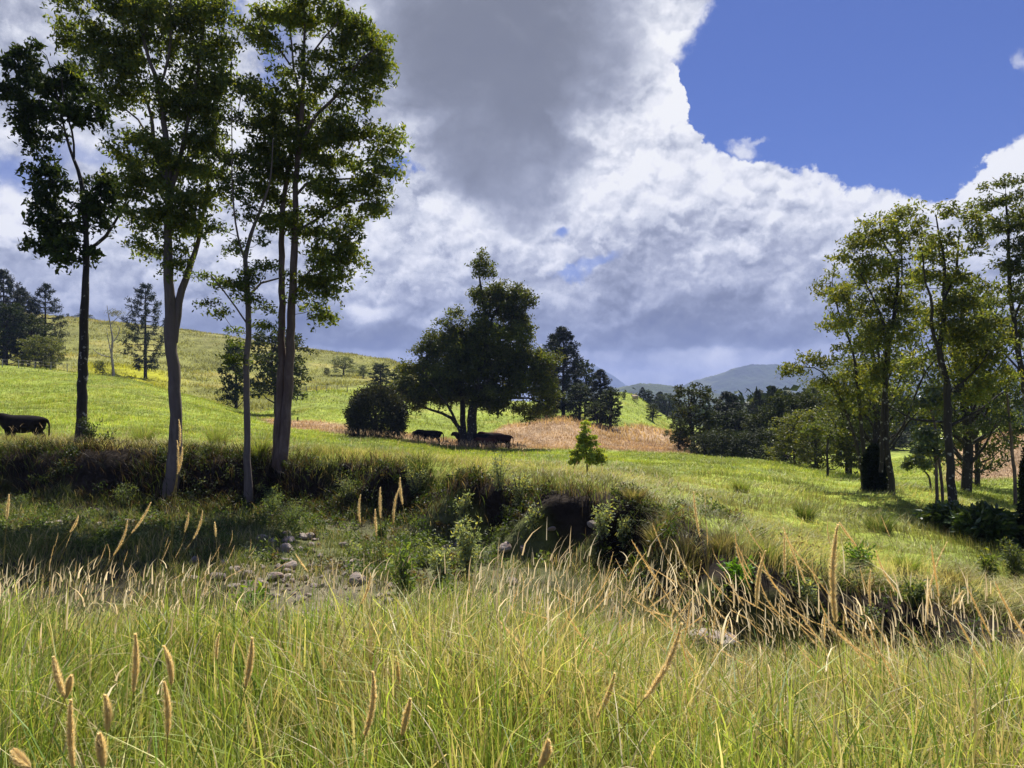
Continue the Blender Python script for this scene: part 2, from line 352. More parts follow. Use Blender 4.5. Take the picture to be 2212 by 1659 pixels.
# creek distances per azimuth: foot of far bank and its lip
kfoot = [p[-1] for p in []]
FOOT = {-350: (26, 29), 0: (25, 26.8), 260: (24.4, 26.3), 432: (23.8, 25.8), 560: (23.6, 25.6), 690: (23.2, 24.8), 842: (21.7, 23.4), 1015: (19.3, 20.7), 1210: (16.9, 18.3), 1340: (16.1, 17.4), 1450: (14.3, 15.8), 1555: (12.6, 13.9), 1700: (12.2, 13.4), 1850: (12.3, 13.5), 1960: (12.4, 13.8), 2090: (11.8, 13.6), 2212: (11.2, 13), 2600: (11.2, 13)}
fk = np.array(sorted(FOOT)); ff = np.array([FOOT[k][0] for k in fk]); fl = np.array([FOOT[k][1] for k in fk])
def foot(x, y): return np.interp(CX + F * x / np.maximum(y, 4), fk, ff)
def lip(x, y): return np.interp(CX + F * x / np.maximum(y, 4), fk, fl)

def ground_z(x, y):
    x = np.asarray(x, float); y = np.asarray(y, float)
    # the bank's plan wanders: shift lookups along the sight line near the creek
    near_c = sstep(y, 9, 13) * (1 - sstep(y, 28, 40))
    y2 = y + near_c * (1.5 * fbm(x * .35, y * .2, 3) + .5 * fbm(x * 1.3, y * .6, 2))
    z = base_z(x, y2)
    z = z + fbm(x * .9, y * .9, 3) * .16 * sstep(y, 1, 6) * (1 - sstep(y, 60, 120))
    z = z + fbm(x * 2.6 + 5, y * 2.6, 3) * .22 * near_c
    far = sstep(y, 80, 200)
    z = z + fbm(x * .06, y * .06, 4) * 1.6 * far * (1 - sstep(y, 230, 420)) + fbm(x * .25, y * .12, 3) * .5 * sstep(y, 30, 90) * (1 - sstep(y, 200, 380))
    return z
def gz(x, y): return float(ground_z(np.array([x]), np.array([y]))[0])

def zones(x, y):
    """weights of soil / bank face / tan grass / olive hill / yellow patch, in the place's own plan"""
    px = CX + F * x / np.maximum(y, 4)
    f_, l_ = foot(x, y), lip(x, y)
    n = fbm(x * .5, y * .5, 3)
    bed = sstep(y, 8.3, 10) * (1 - sstep(y + n, f_ - .3, f_ + .5))
    bank = sstep(y + n, f_ - .3, f_ + .5) * (1 - sstep(y + 2 * n, l_ + .0, l_ + 1.6))
    nn = fbm(x * .12, y * .12, 3) * 8
    tan = sstep(px, 550, 600) * (1 - sstep(px, 1480, 1540)) * sstep(y + nn, 70, 74) * (1 - sstep(y + nn, np.interp(px, [600, 900, 1015, 1100, 1340, 1450], [82, 80, 78, 98, 112, 135]), np.interp(px, [600, 900, 1015, 1100, 1340, 1450], [86, 84, 84, 104, 118, 145])))
    tan2 = sstep(px, 2020, 2080) * sstep(y + nn * .5, 56, 60) * (1 - sstep(y, 92, 98))
    tan = np.maximum(tan, tan2)
    hill = sstep(y + nn, np.interp(px, [0, 432, 560, 690, 1015, 1450], [116, 108, 96, 140, 170, 230]), np.interp(px, [0, 432, 560, 690, 1015, 1450], [124, 116, 104, 150, 190, 260])) * (1 - sstep(px, 1300, 1400))
    yel = sstep(px + nn * 6, 150, 190) * (1 - sstep(px + nn * 6, 330, 420)) * sstep(y, 118, 126) * (1 - sstep(y + nn * 2, 165, 185))
    return bed, bank, tan, hill, yel

def zone_color(x, y):
    bed, bank, tan, hill, yel = zones(x, y)
    n1 = fbm(x * .9, y * .9, 4)[:, None]; n2 = fbm(x * .08 + 40, y * .08, 4)[:, None]; n3 = fbm(x * .35 + 9, y * .22, 4)[:, None]
    g = np.array([.215, .265, .045]) * (1 + n1 * .9 + n2 * .8) + np.array([.06, .02, .012]) * np.clip(n3 * 3, 0, 1)
    h = np.array([.20, .205, .05]) * (1 + n2 * .9 + n3 * .6) + np.array([.07, .03, .02]) * np.clip(n2 * 4 - .2, 0, 1) * 1
    crest = np.clip((y - 230) / 90, 0, 1)[:, None] * np.clip(.4 + n3 * 3, 0, 1)
    h = h * (1 - crest) + np.array([.26, .22, .11]) * crest
    c = g * (1 - hill[:, None]) + h * hill[:, None]
    c = c * (1 - yel[:, None]) + np.array([.27, .27, .015]) * (1 + n3 * 1.2) * yel[:, None]
    t = np.array([.36, .25, .15]) * (1 + n1 * .5 + n3 * .8)
    c = c * (1 - tan[:, None]) + t * tan[:, None]
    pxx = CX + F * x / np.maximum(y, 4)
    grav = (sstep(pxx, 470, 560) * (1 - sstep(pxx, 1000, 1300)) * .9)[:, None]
    s = (np.array([.05, .045, .028]) * (1 - grav) + np.array([.17, .145, .10]) * grav) * (1 + n1 * 1.2)  # tree shade put into the soil colour; the gravel patch stays pale
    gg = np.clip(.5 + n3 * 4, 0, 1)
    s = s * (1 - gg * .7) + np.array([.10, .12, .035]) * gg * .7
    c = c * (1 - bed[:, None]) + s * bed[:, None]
    b = np.array([.028, .021, .015]) * (1 + n1 * 1.4)  # bank soil colour darkened to carry the shade of its steep face
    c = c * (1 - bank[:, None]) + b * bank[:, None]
    nearg = (1 - sstep(y, 7, 9))[:, None]
    c = c * (1 - nearg) + np.array([.09, .085, .04]) * (1 + n1) * nearg
    far = sstep(y, 300, 700)[:, None] * (CX + F * x / np.maximum(y, 4) > 900)[:, None]
    c = c * (1 - far) + np.array([.10, .15, .035]) * (1 + n2) * far
    return np.clip(c, .005, .7)

def build_ground():
    s = np.concatenate([np.linspace(-1.75, -.95, 20), np.linspace(-.94, .94, 780), np.linspace(.95, 1.75, 20)])
    Ys = np.concatenate([[-3000, -400, -60, -20, -8, -4, -2], np.linspace(-1, 8, 50), np.linspace(8.1, 30, 240), np.exp(np.linspace(math.log(30.2), math.log(420), 260)), np.exp(np.linspace(math.log(430), math.log(7600), 50))])
    S, YY = np.meshgrid(s, Ys, indexing='ij')
    X = S * np.sqrt(YY ** 2 + 25)
    Z = ground_z(X.ravel(), YY.ravel())
    V = np.stack([X.ravel(), YY.ravel(), Z], 1)
    n, m = S.shape
    idx = np.arange(n * m).reshape(n, m)
    q = np.stack([idx[:-1, :-1], idx[1:, :-1], idx[1:, 1:], idx[:-1, 1:]], -1).reshape(-1, 4)
    def b(g, out):
        at = g.new('ShaderNodeAttribute', attribute_name='Col').outputs['Color']
        tc = g.new('ShaderNodeTexCoord').outputs['Object']
        n1 = g.noise(tc, 2.2, 8, .7).outputs['Fac']
        n2 = g.noise(g.vm('MULTIPLY', tc, (1, .5, 1)), .5, 8, .72).outputs['Fac']
        c = g.vm('SCALE', at, scale=g.m('ADD', g.rng(n1, .3, .7, .55, 1.35), g.rng(n2, .3, .7, -.25, .25)))
        p = g.new('ShaderNodeBsdfPrincipled'); g.put(p.inputs['Base Color'], c); p.inputs['Roughness'].default_value = .95
        p.inputs['Specular IOR Level'].default_value = .1
        bp = g.new('ShaderNodeBump'); bp.inputs['Strength'].default_value = 1; bp.inputs['Distance'].default_value = .12
        g.put(bp.inputs['Height'], g.m('ADD', n1, n2)); g.l.new(bp.outputs[0], p.inputs['Normal']); g.l.new(p.outputs[0], out.inputs[0])
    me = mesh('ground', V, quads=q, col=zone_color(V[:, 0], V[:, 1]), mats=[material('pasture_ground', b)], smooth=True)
    tag(obj('ground', me), 'rolling green pasture cut by a dry creek bed', kind='structure')
build_ground()

def ridge(name, Y, pts, depth, label, colr, drop=-20, namp=1.0):
    px = np.array([p[0] for p in pts], float); py = np.array([p[1] for p in pts], float)
    xs = np.linspace(px[0], px[-1], 420); h = (HY - np.interp(xs, px, py)) / F * Y
    h = h + (fbm(xs * .02, xs * 0 + Y * .01, 4)) * Y * .004 * namp + fbm(xs * .35, xs * 0 + 3, 3) * Y * .0016
    T = np.linspace(-1, 1, 70)
    XX, TT = np.meshgrid((xs - CX) / F * Y, T, indexing='ij')
    H = h[:, None]
    sp = fbm(XX / Y * 14, TT * 2.2 + Y, 5) * 1.1
    prof = np.clip(1 - np.abs(TT) ** 1.2, 0, 1)
    Z = drop + (H - drop) * np.clip(prof * (1 + sp * (1 - prof) * 2.2), 0, 1.0)
    YY = Y + TT * depth
    V = np.stack([XX * (YY / Y) ** 0, YY, Z], -1).reshape(-1, 3)
    idx = np.arange(V.shape[0]).reshape(XX.shape)
    q = np.stack([idx[:-1, :-1], idx[1:, :-1], idx[1:, 1:], idx[:-1, 1:]], -1).reshape(-1, 4)
    def b(g, out):
        tc = g.new('ShaderNodeTexCoord').outputs['Object']
        n1 = g.noise(tc, .02, 8, .7).outputs['Fac']; n2 = g.noise(tc, .004, 4, .6).outputs['Fac']
        c = g.mix(g.rng(n1, .35, .65), (colr[0] * .6, colr[1] * .6, colr[2] * .7, 1), (colr[0] * 1.4, colr[1] * 1.4, colr[2] * 1.2, 1))
        c = g.mix(g.rng(n2, .56, .6, 0, .35), c, (.16, .18, .06, 1))
        p = g.new('ShaderNodeBsdfPrincipled'); g.put(p.inputs['Base Color'], c); p.inputs['Roughness'].default_value = 1
        bp = g.new('ShaderNodeBump'); bp.inputs['Strength'].default_value = 1; bp.inputs['Distance'].default_value = 14
        g.put(bp.inputs['Height'], n1); g.l.new(bp.outputs[0], p.inputs['Normal']); g.l.new(p.outputs[0], out.inputs[0])
    tag(obj(name, mesh(name, V, quads=q, mats=[material(name + '_forest', b)], smooth=True)), label, kind='structure')
ridge('mountain', 3300, [(1300, 905), (1400, 862), (1450, 845), (1500, 821), (1560, 806), (1590, 795), (1620, 788), (1700, 788), (1750, 793), (1800, 782), (1880, 772), (1960, 786), (2040, 792), (2110, 768), (2212, 775), (2300, 762), (2500, 780), (2800, 800)], 900, 'long forested blue mountain beyond the valley', (.035, .052, .026))
ridge('mountain', 6500, [(1150, 850), (1230, 800), (1290, 790), (1330, 815), (1350, 832), (1400, 850), (1500, 862)], 900, 'palest far peak seen beside the dark pines', (.05, .07, .035))
ridge('hill', 1800, [(1200, 830), (1300, 842), (1345, 836), (1380, 828), (1430, 830), (1470, 834), (1520, 846), (1600, 862), (1750, 872), (1900, 866), (2050, 870), (2212, 862), (2500, 860)], 420, 'low wooded hill in front of the mountain', (.045, .065, .022), namp=.6)

# ---------------------------------------------------------------- trees
def tube(V, Q, pts, rad, sides=8, flare=0.0, rnd=None, cap=False):
    pts = np.asarray(pts, float); n = len(pts)
    tg = np.gradient(pts, axis=0); tg /= np.linalg.norm(tg, axis=1)[:, None] + 1e-9
    ref = np.array([0, 1.0, 0]) if abs(tg[0][1]) < .9 else np.array([1.0, 0, 0])
    base = sum(len(v) for v in V); a = np.linspace(0, 2 * math.pi, sides, endpoint=False)
    for i in range(n):
        u = np.cross(tg[i], ref); u /= np.linalg.norm(u) + 1e-9; w = np.cross(tg[i], u)
        r = rad[i] * (1 + (0 if rnd is None else rnd * (np.random.RandomState(i * 7 + sides).rand(sides) - .5)))
        V.append(pts[i] + np.outer(np.cos(a) * r, u) + np.outer(np.sin(a) * r, w))
    k = np.arange(sides); k2 = (k + 1) % sides
    for i in range(n - 1):
        o = base + i * sides
        Q.append(np.stack([o + k, o + k2, o + sides + k2, o + sides + k], 1))

def edges_tube(P0, P1, R0, R1, sides=4):
    d = P1 - P0; L = np.linalg.norm(d, axis=1)[:, None] + 1e-9; d = d / L
    ref = np.where(np.abs(d[:, 2:3]) > .9, np.array([[1.0, 0, 0]]), np.array([[0, 0, 1.0]]))
    u = np.cross(d, ref); u /= np.linalg.norm(u, axis=1)[:, None] + 1e-9; w = np.cross(d, u)
    a = np.linspace(0, 2 * math.pi, sides, endpoint=False)
    ca, sa = np.cos(a)[None, :, None], np.sin(a)[None, :, None]
    ring0 = P0[:, None] + R0[:, None, None] * (ca * u[:, None] + sa * w[:, None])
    ring1 = P1[:, None] + R1[:, None, None] * (ca * u[:, None] + sa * w[:, None])
    V = np.concatenate([ring0, ring1], 1)
    n = len(P0); k = np.arange(sides); k2 = (k + 1) % sides
    q = np.stack([k, k2, sides + k2, sides + k], 1)[None] + (np.arange(n) * 2 * sides)[:, None, None]
    return V.reshape(-1, 3), q.reshape(-1, 4)

def leaves(C, L, Wd, rng, col, droop=.2, up=.5, fold=.18, dirs=None):
    """C centres (N,3); returns verts, quads, colors of small folded leaves"""
    n = len(C)
    d = rng.normal(size=(n, 3)) if dirs is None else dirs + rng.normal(size=(n, 3)) * .45
    d[:, 2] -= droop; d /= np.linalg.norm(d, axis=1)[:, None] + 1e-9
    nr = rng.normal(size=(n, 3)); nr[:, 2] += up * 2.5
    s = np.cross(d, nr); s /= np.linalg.norm(s, axis=1)[:, None] + 1e-9
    nn = np.cross(s, d)
    L = (L * rng.uniform(.65, 1.3, n))[:, None]; Wd = (Wd * rng.uniform(.7, 1.25, n))[:, None]
    b = C - d * L * .5; t = C + d * L * .5; m = C + d * L * .02
    V = np.stack([b, m + s * Wd * .5 + nn * fold * Wd, t, m - s * Wd * .5 + nn * fold * Wd], 1)
    q = np.arange(n * 4).reshape(n, 4)
    return V.reshape(-1, 3), q, np.repeat(col, 4, 0)

def leaf_cols(n, rng, base, var=.35, yel=.25, cl=None):
    base = np.array(base); k = rng.uniform(1 - var, 1 + var, n)[:, None]
    c = base * k; y = (rng.rand(n) < yel)[:, None]
    c = np.where(y, c * np.array([1.7, 1.35, .8]), c)
    if cl is not None: c = c * cl[:, None]
    return np.clip(c, .003, .6)

def smooth_path(pts, step):
    pts = np.asarray(pts, float); seg = np.linalg.norm(np.diff(pts[:, :3], axis=0), axis=1)
    t = np.concatenate([[0], np.cumsum(seg)]); n = max(3, int(t[-1] / step))
    tt = np.linspace(0, t[-1], n)
    return np.stack([pchip(t, pts[:, i], tt) for i in range(pts.shape[1])], 1)

def tree(name, label, Y, stems, blobs, leaf=(.12, .05), nleaf=70, col=(.045, .075, .014), cr=.5, dens=1.0, depth=None, bark=None,
         mat=None, seed=1, flat=.5, yel=.25, group=None, shell=.5, tw=.006, cat='tree', droop=.2, up=.5, gap=.0, hollow=0, base_down=True, nseg=.5, bare=None, tone=None):
    rng = np.random.RandomState(seed)
    root = D(stems[0][0][0], stems[0][0][1], Y)
    dy0 = 0
    gzr = gz(root[0], root[1])
    T = empty(name, (root[0], root[1], gzr)); org = np.array([root[0], root[1], gzr])
    tag(T, label, cat, group)
    # skeleton nodes
    NP, NR = [], []
    V, Q = [], []
    for si, st in enumerate(stems):
        dz = rng.uniform(-.04, .04) * Y if si else 0
        pts = []
        L = len(st)
        for i, p in enumerate(st):
            yy = Y + (dz * (i / max(1, L - 1)) if si else 0) + (p[3] if len(p) > 3 else 0)
            q = D(p[0], p[1], Y); w = p[2] * .82 / F * Y / 2
            q[1] = yy; pts.append([*q, w])
        pts = np.array(pts)
        if si == 0 or (base_down and st[0][1] >= stems[0][0][1] - 8):
            g0 = gz(pts[0][0], pts[0][1])
            if g0 < pts[0][2] + .3 or True:
                b0 = pts[0].copy(); b0[2] = g0 - 1.1; b0[3] *= 1.45
                if pts[0][2] > g0 + .02: pts = np.vstack([b0, pts])
                else: pts = np.vstack([b0, pts[pts[:, 2] > g0 + .1]])
        sm = smooth_path(pts, nseg * .8)
        sm[1:, :2] += rng.normal(size=(len(sm) - 1, 2)) * sm[1:, 3:4] * .10
        tube(V, Q, sm[:, :3] - org, sm[:, 3], 9, rnd=.16)
        NP.append(sm[2:, :3] if len(sm) > 6 else sm[:, :3]); NR.append(sm[2:, 3] if len(sm) > 6 else sm[:, 3])
    NPa = np.concatenate(NP); nst = len(NPa)
    # leaf clusters
    CC, CS, BR = [], [], []
    for bi, b in enumerate(blobs):
        cx, cy, rx, ry = b[:4]; mul = b[4] if len(b) > 4 else 1.0
        crp = cr * F / Y
        n = max(2, int(dens * mul * (rx * ry) / (crp * crp) * 3.6 + .5))
        ang = rng.uniform(0, 2 * math.pi, n); rr = np.sqrt(rng.uniform(.0, 1, n)) ** (1 - shell * .5)
        ux, uy = np.cos(ang) * rr, np.sin(ang) * rr
        dp = (depth if depth is not None else 1.0) * (max(rx, ry) / F * Y)
        zz = rng.uniform(-1, 1, n) * np.sqrt(np.clip(1.05 - rr ** 2, 0, 1)) * dp
        boff = rng.uniform(-.6, .6) * dp
        yy = Y + zz + boff
        c = np.stack([(cx + ux * rx - CX) / F * Y, yy, (HY - (cy + uy * ry)) / F * Y], 1)
        CC.append(c); CS.append(np.full(n, 1.0) * rng.uniform(.75, 1.2, n)); BR.append(np.full(n, rng.uniform(.8, 1.25)))
    CC = np.concatenate(CC); CS = np.concatenate(CS); BR = np.concatenate(BR)
    # grow limbs greedily
    cap = nst + len(CC) * 7 + 10
    pos = np.zeros((cap, 3)); par = np.full(cap, -1); pos[:nst] = NPa; cnt = nst
    dist0 = np.array([np.min(np.linalg.norm(NPa - c, axis=1)) for c in CC])
    chains = []
    for k in np.argsort(dist0):
        c = CC[k]; dv = c - pos[:cnt]; dd = np.linalg.norm(dv, axis=1)
        cost = dd * (1 + .9 * np.clip(-(dv[:, 2]) / (dd + 1e-6) + .1, 0, 1)) + np.where(np.arange(cnt) < nst, 0, 0)
        j = int(np.argmin(cost)); a = pos[j]; L = dd[j]
        ns = max(1, min(6, int(L / (nseg * 1.1)) + 1))
        mid = (a + c) / 2 + np.array([0, 0, -.12 * L]) + rng.normal(size=3) * L * .07
        prev = j; ch = [j]
        for s in range(1, ns + 1):
            t = s / ns; p = (1 - t) ** 2 * a + 2 * t * (1 - t) * mid + t * t * c
            pos[cnt] = p; par[cnt] = prev; prev = cnt; cnt += 1; ch.append(prev)
    wgt = np.zeros(cnt); wgt[nst:] = 0
    haschild = np.zeros(cnt, bool); 
    for i in range(cnt - 1, nst - 1, -1):
        if not haschild[i]: wgt[i] += 1
        p = par[i]
        if p >= nst: wgt[p] += wgt[i]
        haschild[p] = True
    e = np.arange(nst, cnt)
    if len(e):
        r1 = tw * Y / 25 * 1.0 * wgt[e] ** .5 * 1.6; pr = par[e]
        r0 = np.where(pr >= nst, np.maximum(r1, tw * Y / 25 * 1.6 * np.maximum(wgt[pr], 1) ** .5 * .9), r1 * 1.25)
        bv, bq = edges_tube(pos[pr] - org, pos[e] - org, r0, r1, 4)
    bark = bark or M_BARK_GREY
    tv = np.concatenate(V); tq = np.concatenate(Q)
    if len(e): tq = np.concatenate([tq, bq + len(tv)]); tv = np.concatenate([tv, bv])
    obj('trunk', mesh('trunk', tv, quads=tq, mats=[bark], smooth=True), T)
    if nleaf:
        nl = (nleaf * 1.9 * CS ** 2).astype(int); K = np.repeat(np.arange(len(CC)), nl); n = len(K)
        o = rng.normal(size=(n, 3)); o /= np.linalg.norm(o, axis=1)[:, None]; o *= (rng.rand(n) ** .45)[:, None]
        o[:, 2] = np.where(o[:, 2] < 0, o[:, 2] * .55, o[:, 2]) * flat
        # leaves sit on a few twigs within the cluster rather than filling a ball
        nt = 7; tdir = rng.normal(size=(len(CC), nt, 3)); tdir[:, :, 2] = tdir[:, :, 2] * flat * .8; tdir /= np.linalg.norm(tdir, axis=2)[:, :, None]
        tk = rng.randint(0, nt, n); tt = rng.rand(n) ** .7
        o2 = tdir[K, tk] * tt[:, None] * 1.1 + rng.normal(size=(n, 3)) * .12
        o2[:, 2] -= droop * tt ** 2 * .8
        usetw = rng.rand(n) < .6
        o = np.where(usetw[:, None], o2, o)
        pts = CC[K] + o * (cr * CS[K])[:, None] - org
        cl = BR[K] * rng.uniform(.8, 1.2, len(CC))[K]
        cc = leaf_cols(n, rng, col, .35, yel, cl)
        lv, lq, lc = leaves(pts, leaf[0] * 1.15, leaf[1] * 1.25, rng, cc, droop=droop, up=up)
        obj('crown', mesh('crown', lv, quads=lq, col=lc, mats=[mat or M_LEAF]), T)
    return T

G = (.050, .080, .013)
def hero_trees():
    tree('broadleaf_tree', 'tall slender dark tree with a kinked black trunk, leftmost of the creek bank trees', 28.3,
         [[(172, 962, 40), (176, 920, 27), (178, 830, 25), (181, 700, 22), (184, 650, 20), (185, 600, 17), (187, 540, 14), (181, 440, 12), (172, 380, 10), (152, 325, 7), (135, 260, 5), (118, 180, 4), (100, 120, 2)],
          [(187, 540, 9), (215, 527, 9), (250, 490, 7), (272, 455, 5), (292, 425, 3)], [(160, 340, 6), (168, 300, 5), (160, 240, 4), (165, 190, 2)]],
         [(75, 118, 28, 24), (60, 150, 34, 28), (105, 165, 50, 36), (45, 200, 32, 32), (95, 215, 55, 40), (150, 195, 45, 38), (190, 235, 42, 26), (150, 250, 48, 30), (55, 255, 30, 18), (95, 285, 38, 34), (85, 325, 25, 18),
          (100, 365, 38, 24), (95, 410, 36, 34), (140, 430, 50, 34), (190, 385, 36, 22), (210, 415, 40, 25), (85, 465, 30, 38), (135, 490, 45, 40), (185, 470, 45, 36), (235, 445, 30, 26), (115, 535, 38, 28), (160, 545, 40, 22), (205, 550, 28, 16), (90, 510, 26, 26), (250, 400, 28, 18), (215, 250, 18, 14)],
         leaf=(.20, .085), nleaf=40, col=(.034, .056, .012), cr=.40, dens=.95, bark=M_BARK_DARK, mat=M_LEAF_DARK, seed=11, yel=.12, droop=.7, up=.25, flat=.7)
    tree('broadleaf_tree', 'tall forked pale-trunked tree second from left with a wide crown cut off by the top', 25,
         [[(368, 1085, 52), (374, 1020, 38), (379, 930, 33), (377, 848, 31), (373, 764, 31), (369, 680, 30), (365, 600, 25), (362, 500, 20), (366, 430, 18), (362, 340, 16), (352, 253, 14), (345, 190, 12), (320, 125, 9), (302, 40, 7), (296, -50, 4)],
          [(377, 740, 18), (382, 660, 20), (397, 590, 17), (417, 527, 13), (428, 450, 9), (436, 370, 6)],
          [(364, 400, 12), (330, 315, 11), (323, 253, 9), (292, 169, 7), (268, 97, 6), (250, 20, 4), (240, -40, 3)],
          [(366, 430, 13), (398, 300, 11), (424, 170, 8), (440, 60, 6), (446, -40, 4)],
          [(345, 190, 7), (372, 130, 7), (385, 60, 5), (390, -20, 3)], [(330, 315, 6), (290, 250, 5), (250, 220, 4), (225, 180, 3)]],
         [(150, 65, 32, 20), (192, 56, 42, 22), (165, 100, 34, 24), (205, 140, 40, 26), (245, 70, 45, 32), (190, 5, 45, 20), (240, -10, 50, 30), (300, 15, 50, 34), (290, 100, 42, 34), (345, 55, 50, 36), (420, 30, 55, 40), (400, 100, 55, 36), (460, 105, 36, 30), (455, 25, 36, 30),
          (380, 170, 46, 28), (440, 170, 46, 34), (262, 180, 40, 28), (245, 215, 26, 22), (400, 235, 48, 28), (455, 240, 34, 30), (330, 290, 28, 20), (440, 290, 42, 32), (362, 310, 44, 26), (285, 325, 34, 24), (300, 365, 48, 30), (262, 350, 30, 16), (375, 380, 55, 34), (440, 345, 42, 38), (455, 410, 34, 34),
          (330, 425, 46, 36), (400, 445, 44, 36), (300, 475, 32, 20), (350, 490, 44, 34), (410, 505, 30, 26), (320, 540, 30, 20), (365, 545, 30, 20), (470, 190, 30, 26), (350, 215, 30, 22), (350, -50, 120, 40), (392, 575, 14, 14), (250, 120, 30, 22)],
         leaf=(.15, .062), nleaf=115, col=(.105, .145, .032), cr=.60, dens=1.7, bark=M_BARK_GREY, seed=12, yel=.3, droop=.35, flat=.55)
    tree('slender_tree', 'thin straight pale-trunked tree between the two stout forked trees', 24.5,
         [[(535, 1078, 26), (534, 1000, 18), (533, 900, 17), (532, 800, 16), (537, 700, 15), (534, 620, 14), (530, 560, 12), (548, 490, 9), (568, 440, 7), (585, 380, 4), (590, 300, 3)],
          [(536, 640, 8), (556, 605, 6), (585, 590, 4)], [(531, 570, 7), (516, 500, 5), (512, 420, 4), (516, 330, 3), (520, 250, 2)], [(534, 700, 5), (508, 650, 4), (480, 605, 3)]],
         [(462, 600, 20, 12, .8), (492, 612, 26, 16), (478, 660, 22, 30, .8), (512, 650, 30, 36, .8), (525, 570, 30, 26, .8), (500, 530, 24, 24), (558, 640, 26, 34, .8), (500, 735, 26, 22), (498, 780, 22, 16), (565, 560, 24, 28, .8), (575, 500, 26, 30), (520, 460, 24, 26), (508, 400, 28, 36), (498, 335, 36, 34), (545, 340, 30, 34), (490, 280, 28, 22), (525, 250, 34, 30), (500, 200, 34, 24), (550, 200, 24, 24), (540, 420, 26, 26), (575, 700, 16, 24, .6), (480, 500, 14, 14, .7)],
         leaf=(.12, .05), nleaf=80, col=(.075, .11, .026), cr=.46, dens=.95, bark=M_BARK_GREY, seed=13, yel=.2, droop=.3)
    tree('broadleaf_tree', 'tall double-trunked tree with reddish stringy bark, rightmost of the left bank trees', 25.5,
         [[(607, 1052, 36), (613, 965, 30), (620, 870, 26), (625, 790, 24), (629, 680, 22), (634, 600, 20), (637, 500, 17), (638, 420, 15), (643, 350, 13), (652, 250, 12), (656, 127, 9), (658, 63, 6), (655, -40, 4)],
          [(598, 1052, 30), (600, 950, 25), (604, 850, 22), (606, 750, 20), (606, 650, 18), (604, 560, 16), (606, 440, 14), (614, 375, 12), (636, 260, 9), (640, 190, 8), (627, 137, 6), (622, 84, 5), (610, 10, 3)],
          [(652, 320, 9), (675, 262, 9), (715, 224, 8), (751, 186, 6), (772, 148, 5), (808, 120, 3)],
          [(627, 140, 5), (600, 100, 5), (572, 61, 4), (560, 28, 3)], [(641, 420, 8), (672, 385, 7), (730, 378, 5), (800, 368, 4), (838, 350, 2)],
          [(640, 500, 7), (690, 470, 6), (740, 440, 5), (800, 430, 3)], [(645, 610, 6), (690, 570, 5), (730, 550, 3)], [(656, 150, 6), (690, 110, 5), (740, 70, 3)]],
         [(700, 30, 62, 15, 1.4), (640, 40, 34, 22), (745, 50, 34, 28), (752, 84, 20, 22, 1.3), (800, 70, 34, 22), (824, 100, 18, 26), (815, 140, 22, 12), (780, 148, 44, 16, 1.2), (822, 165, 26, 22), (700, 5, 60, 18), (600, 15, 36, 26), (555, 15, 32, 20), (500, 42, 34, 10, 1.2), (575, 72, 28, 18, 1.2), (588, 96, 26, 16), (592, 160, 26, 14, 1.2), (770, 192, 36, 18), (690, 185, 42, 20), (745, 165, 26, 20), (800, 205, 20, 14), (670, 130, 26, 20), (720, 110, 26, 16, .7),
          (570, 195, 46, 14, 1.3), (625, 215, 52, 18, 1.3), (560, 235, 44, 24), (625, 250, 52, 24), (675, 285, 40, 16, 1.3), (730, 250, 40, 22), (785, 280, 44, 22, 1.2), (828, 310, 26, 30), (750, 300, 44, 24), (690, 320, 44, 26), (640, 300, 46, 28), (585, 300, 38, 30), (600, 355, 44, 32), (680, 365, 44, 24), (760, 340, 40, 18), (838, 372, 18, 22), (800, 395, 40, 16, 1.2), (745, 405, 36, 20), (828, 430, 24, 26), (785, 455, 38, 16), (705, 440, 42, 30), (655, 480, 46, 34), (600, 445, 32, 34), (720, 500, 40, 30), (745, 555, 30, 18), (690, 560, 44, 30), (700, 620, 34, 26), (690, 672, 26, 20), (660, 620, 26, 26), (560, 400, 24, 34), (720, 585, 26, 18), (575, 350, 26, 26)],
         leaf=(.15, .060), nleaf=100, col=(.105, .145, .028), cr=.54, dens=1.7, bark=M_BARK_RED, seed=14, yel=.3, droop=.4, flat=.5)
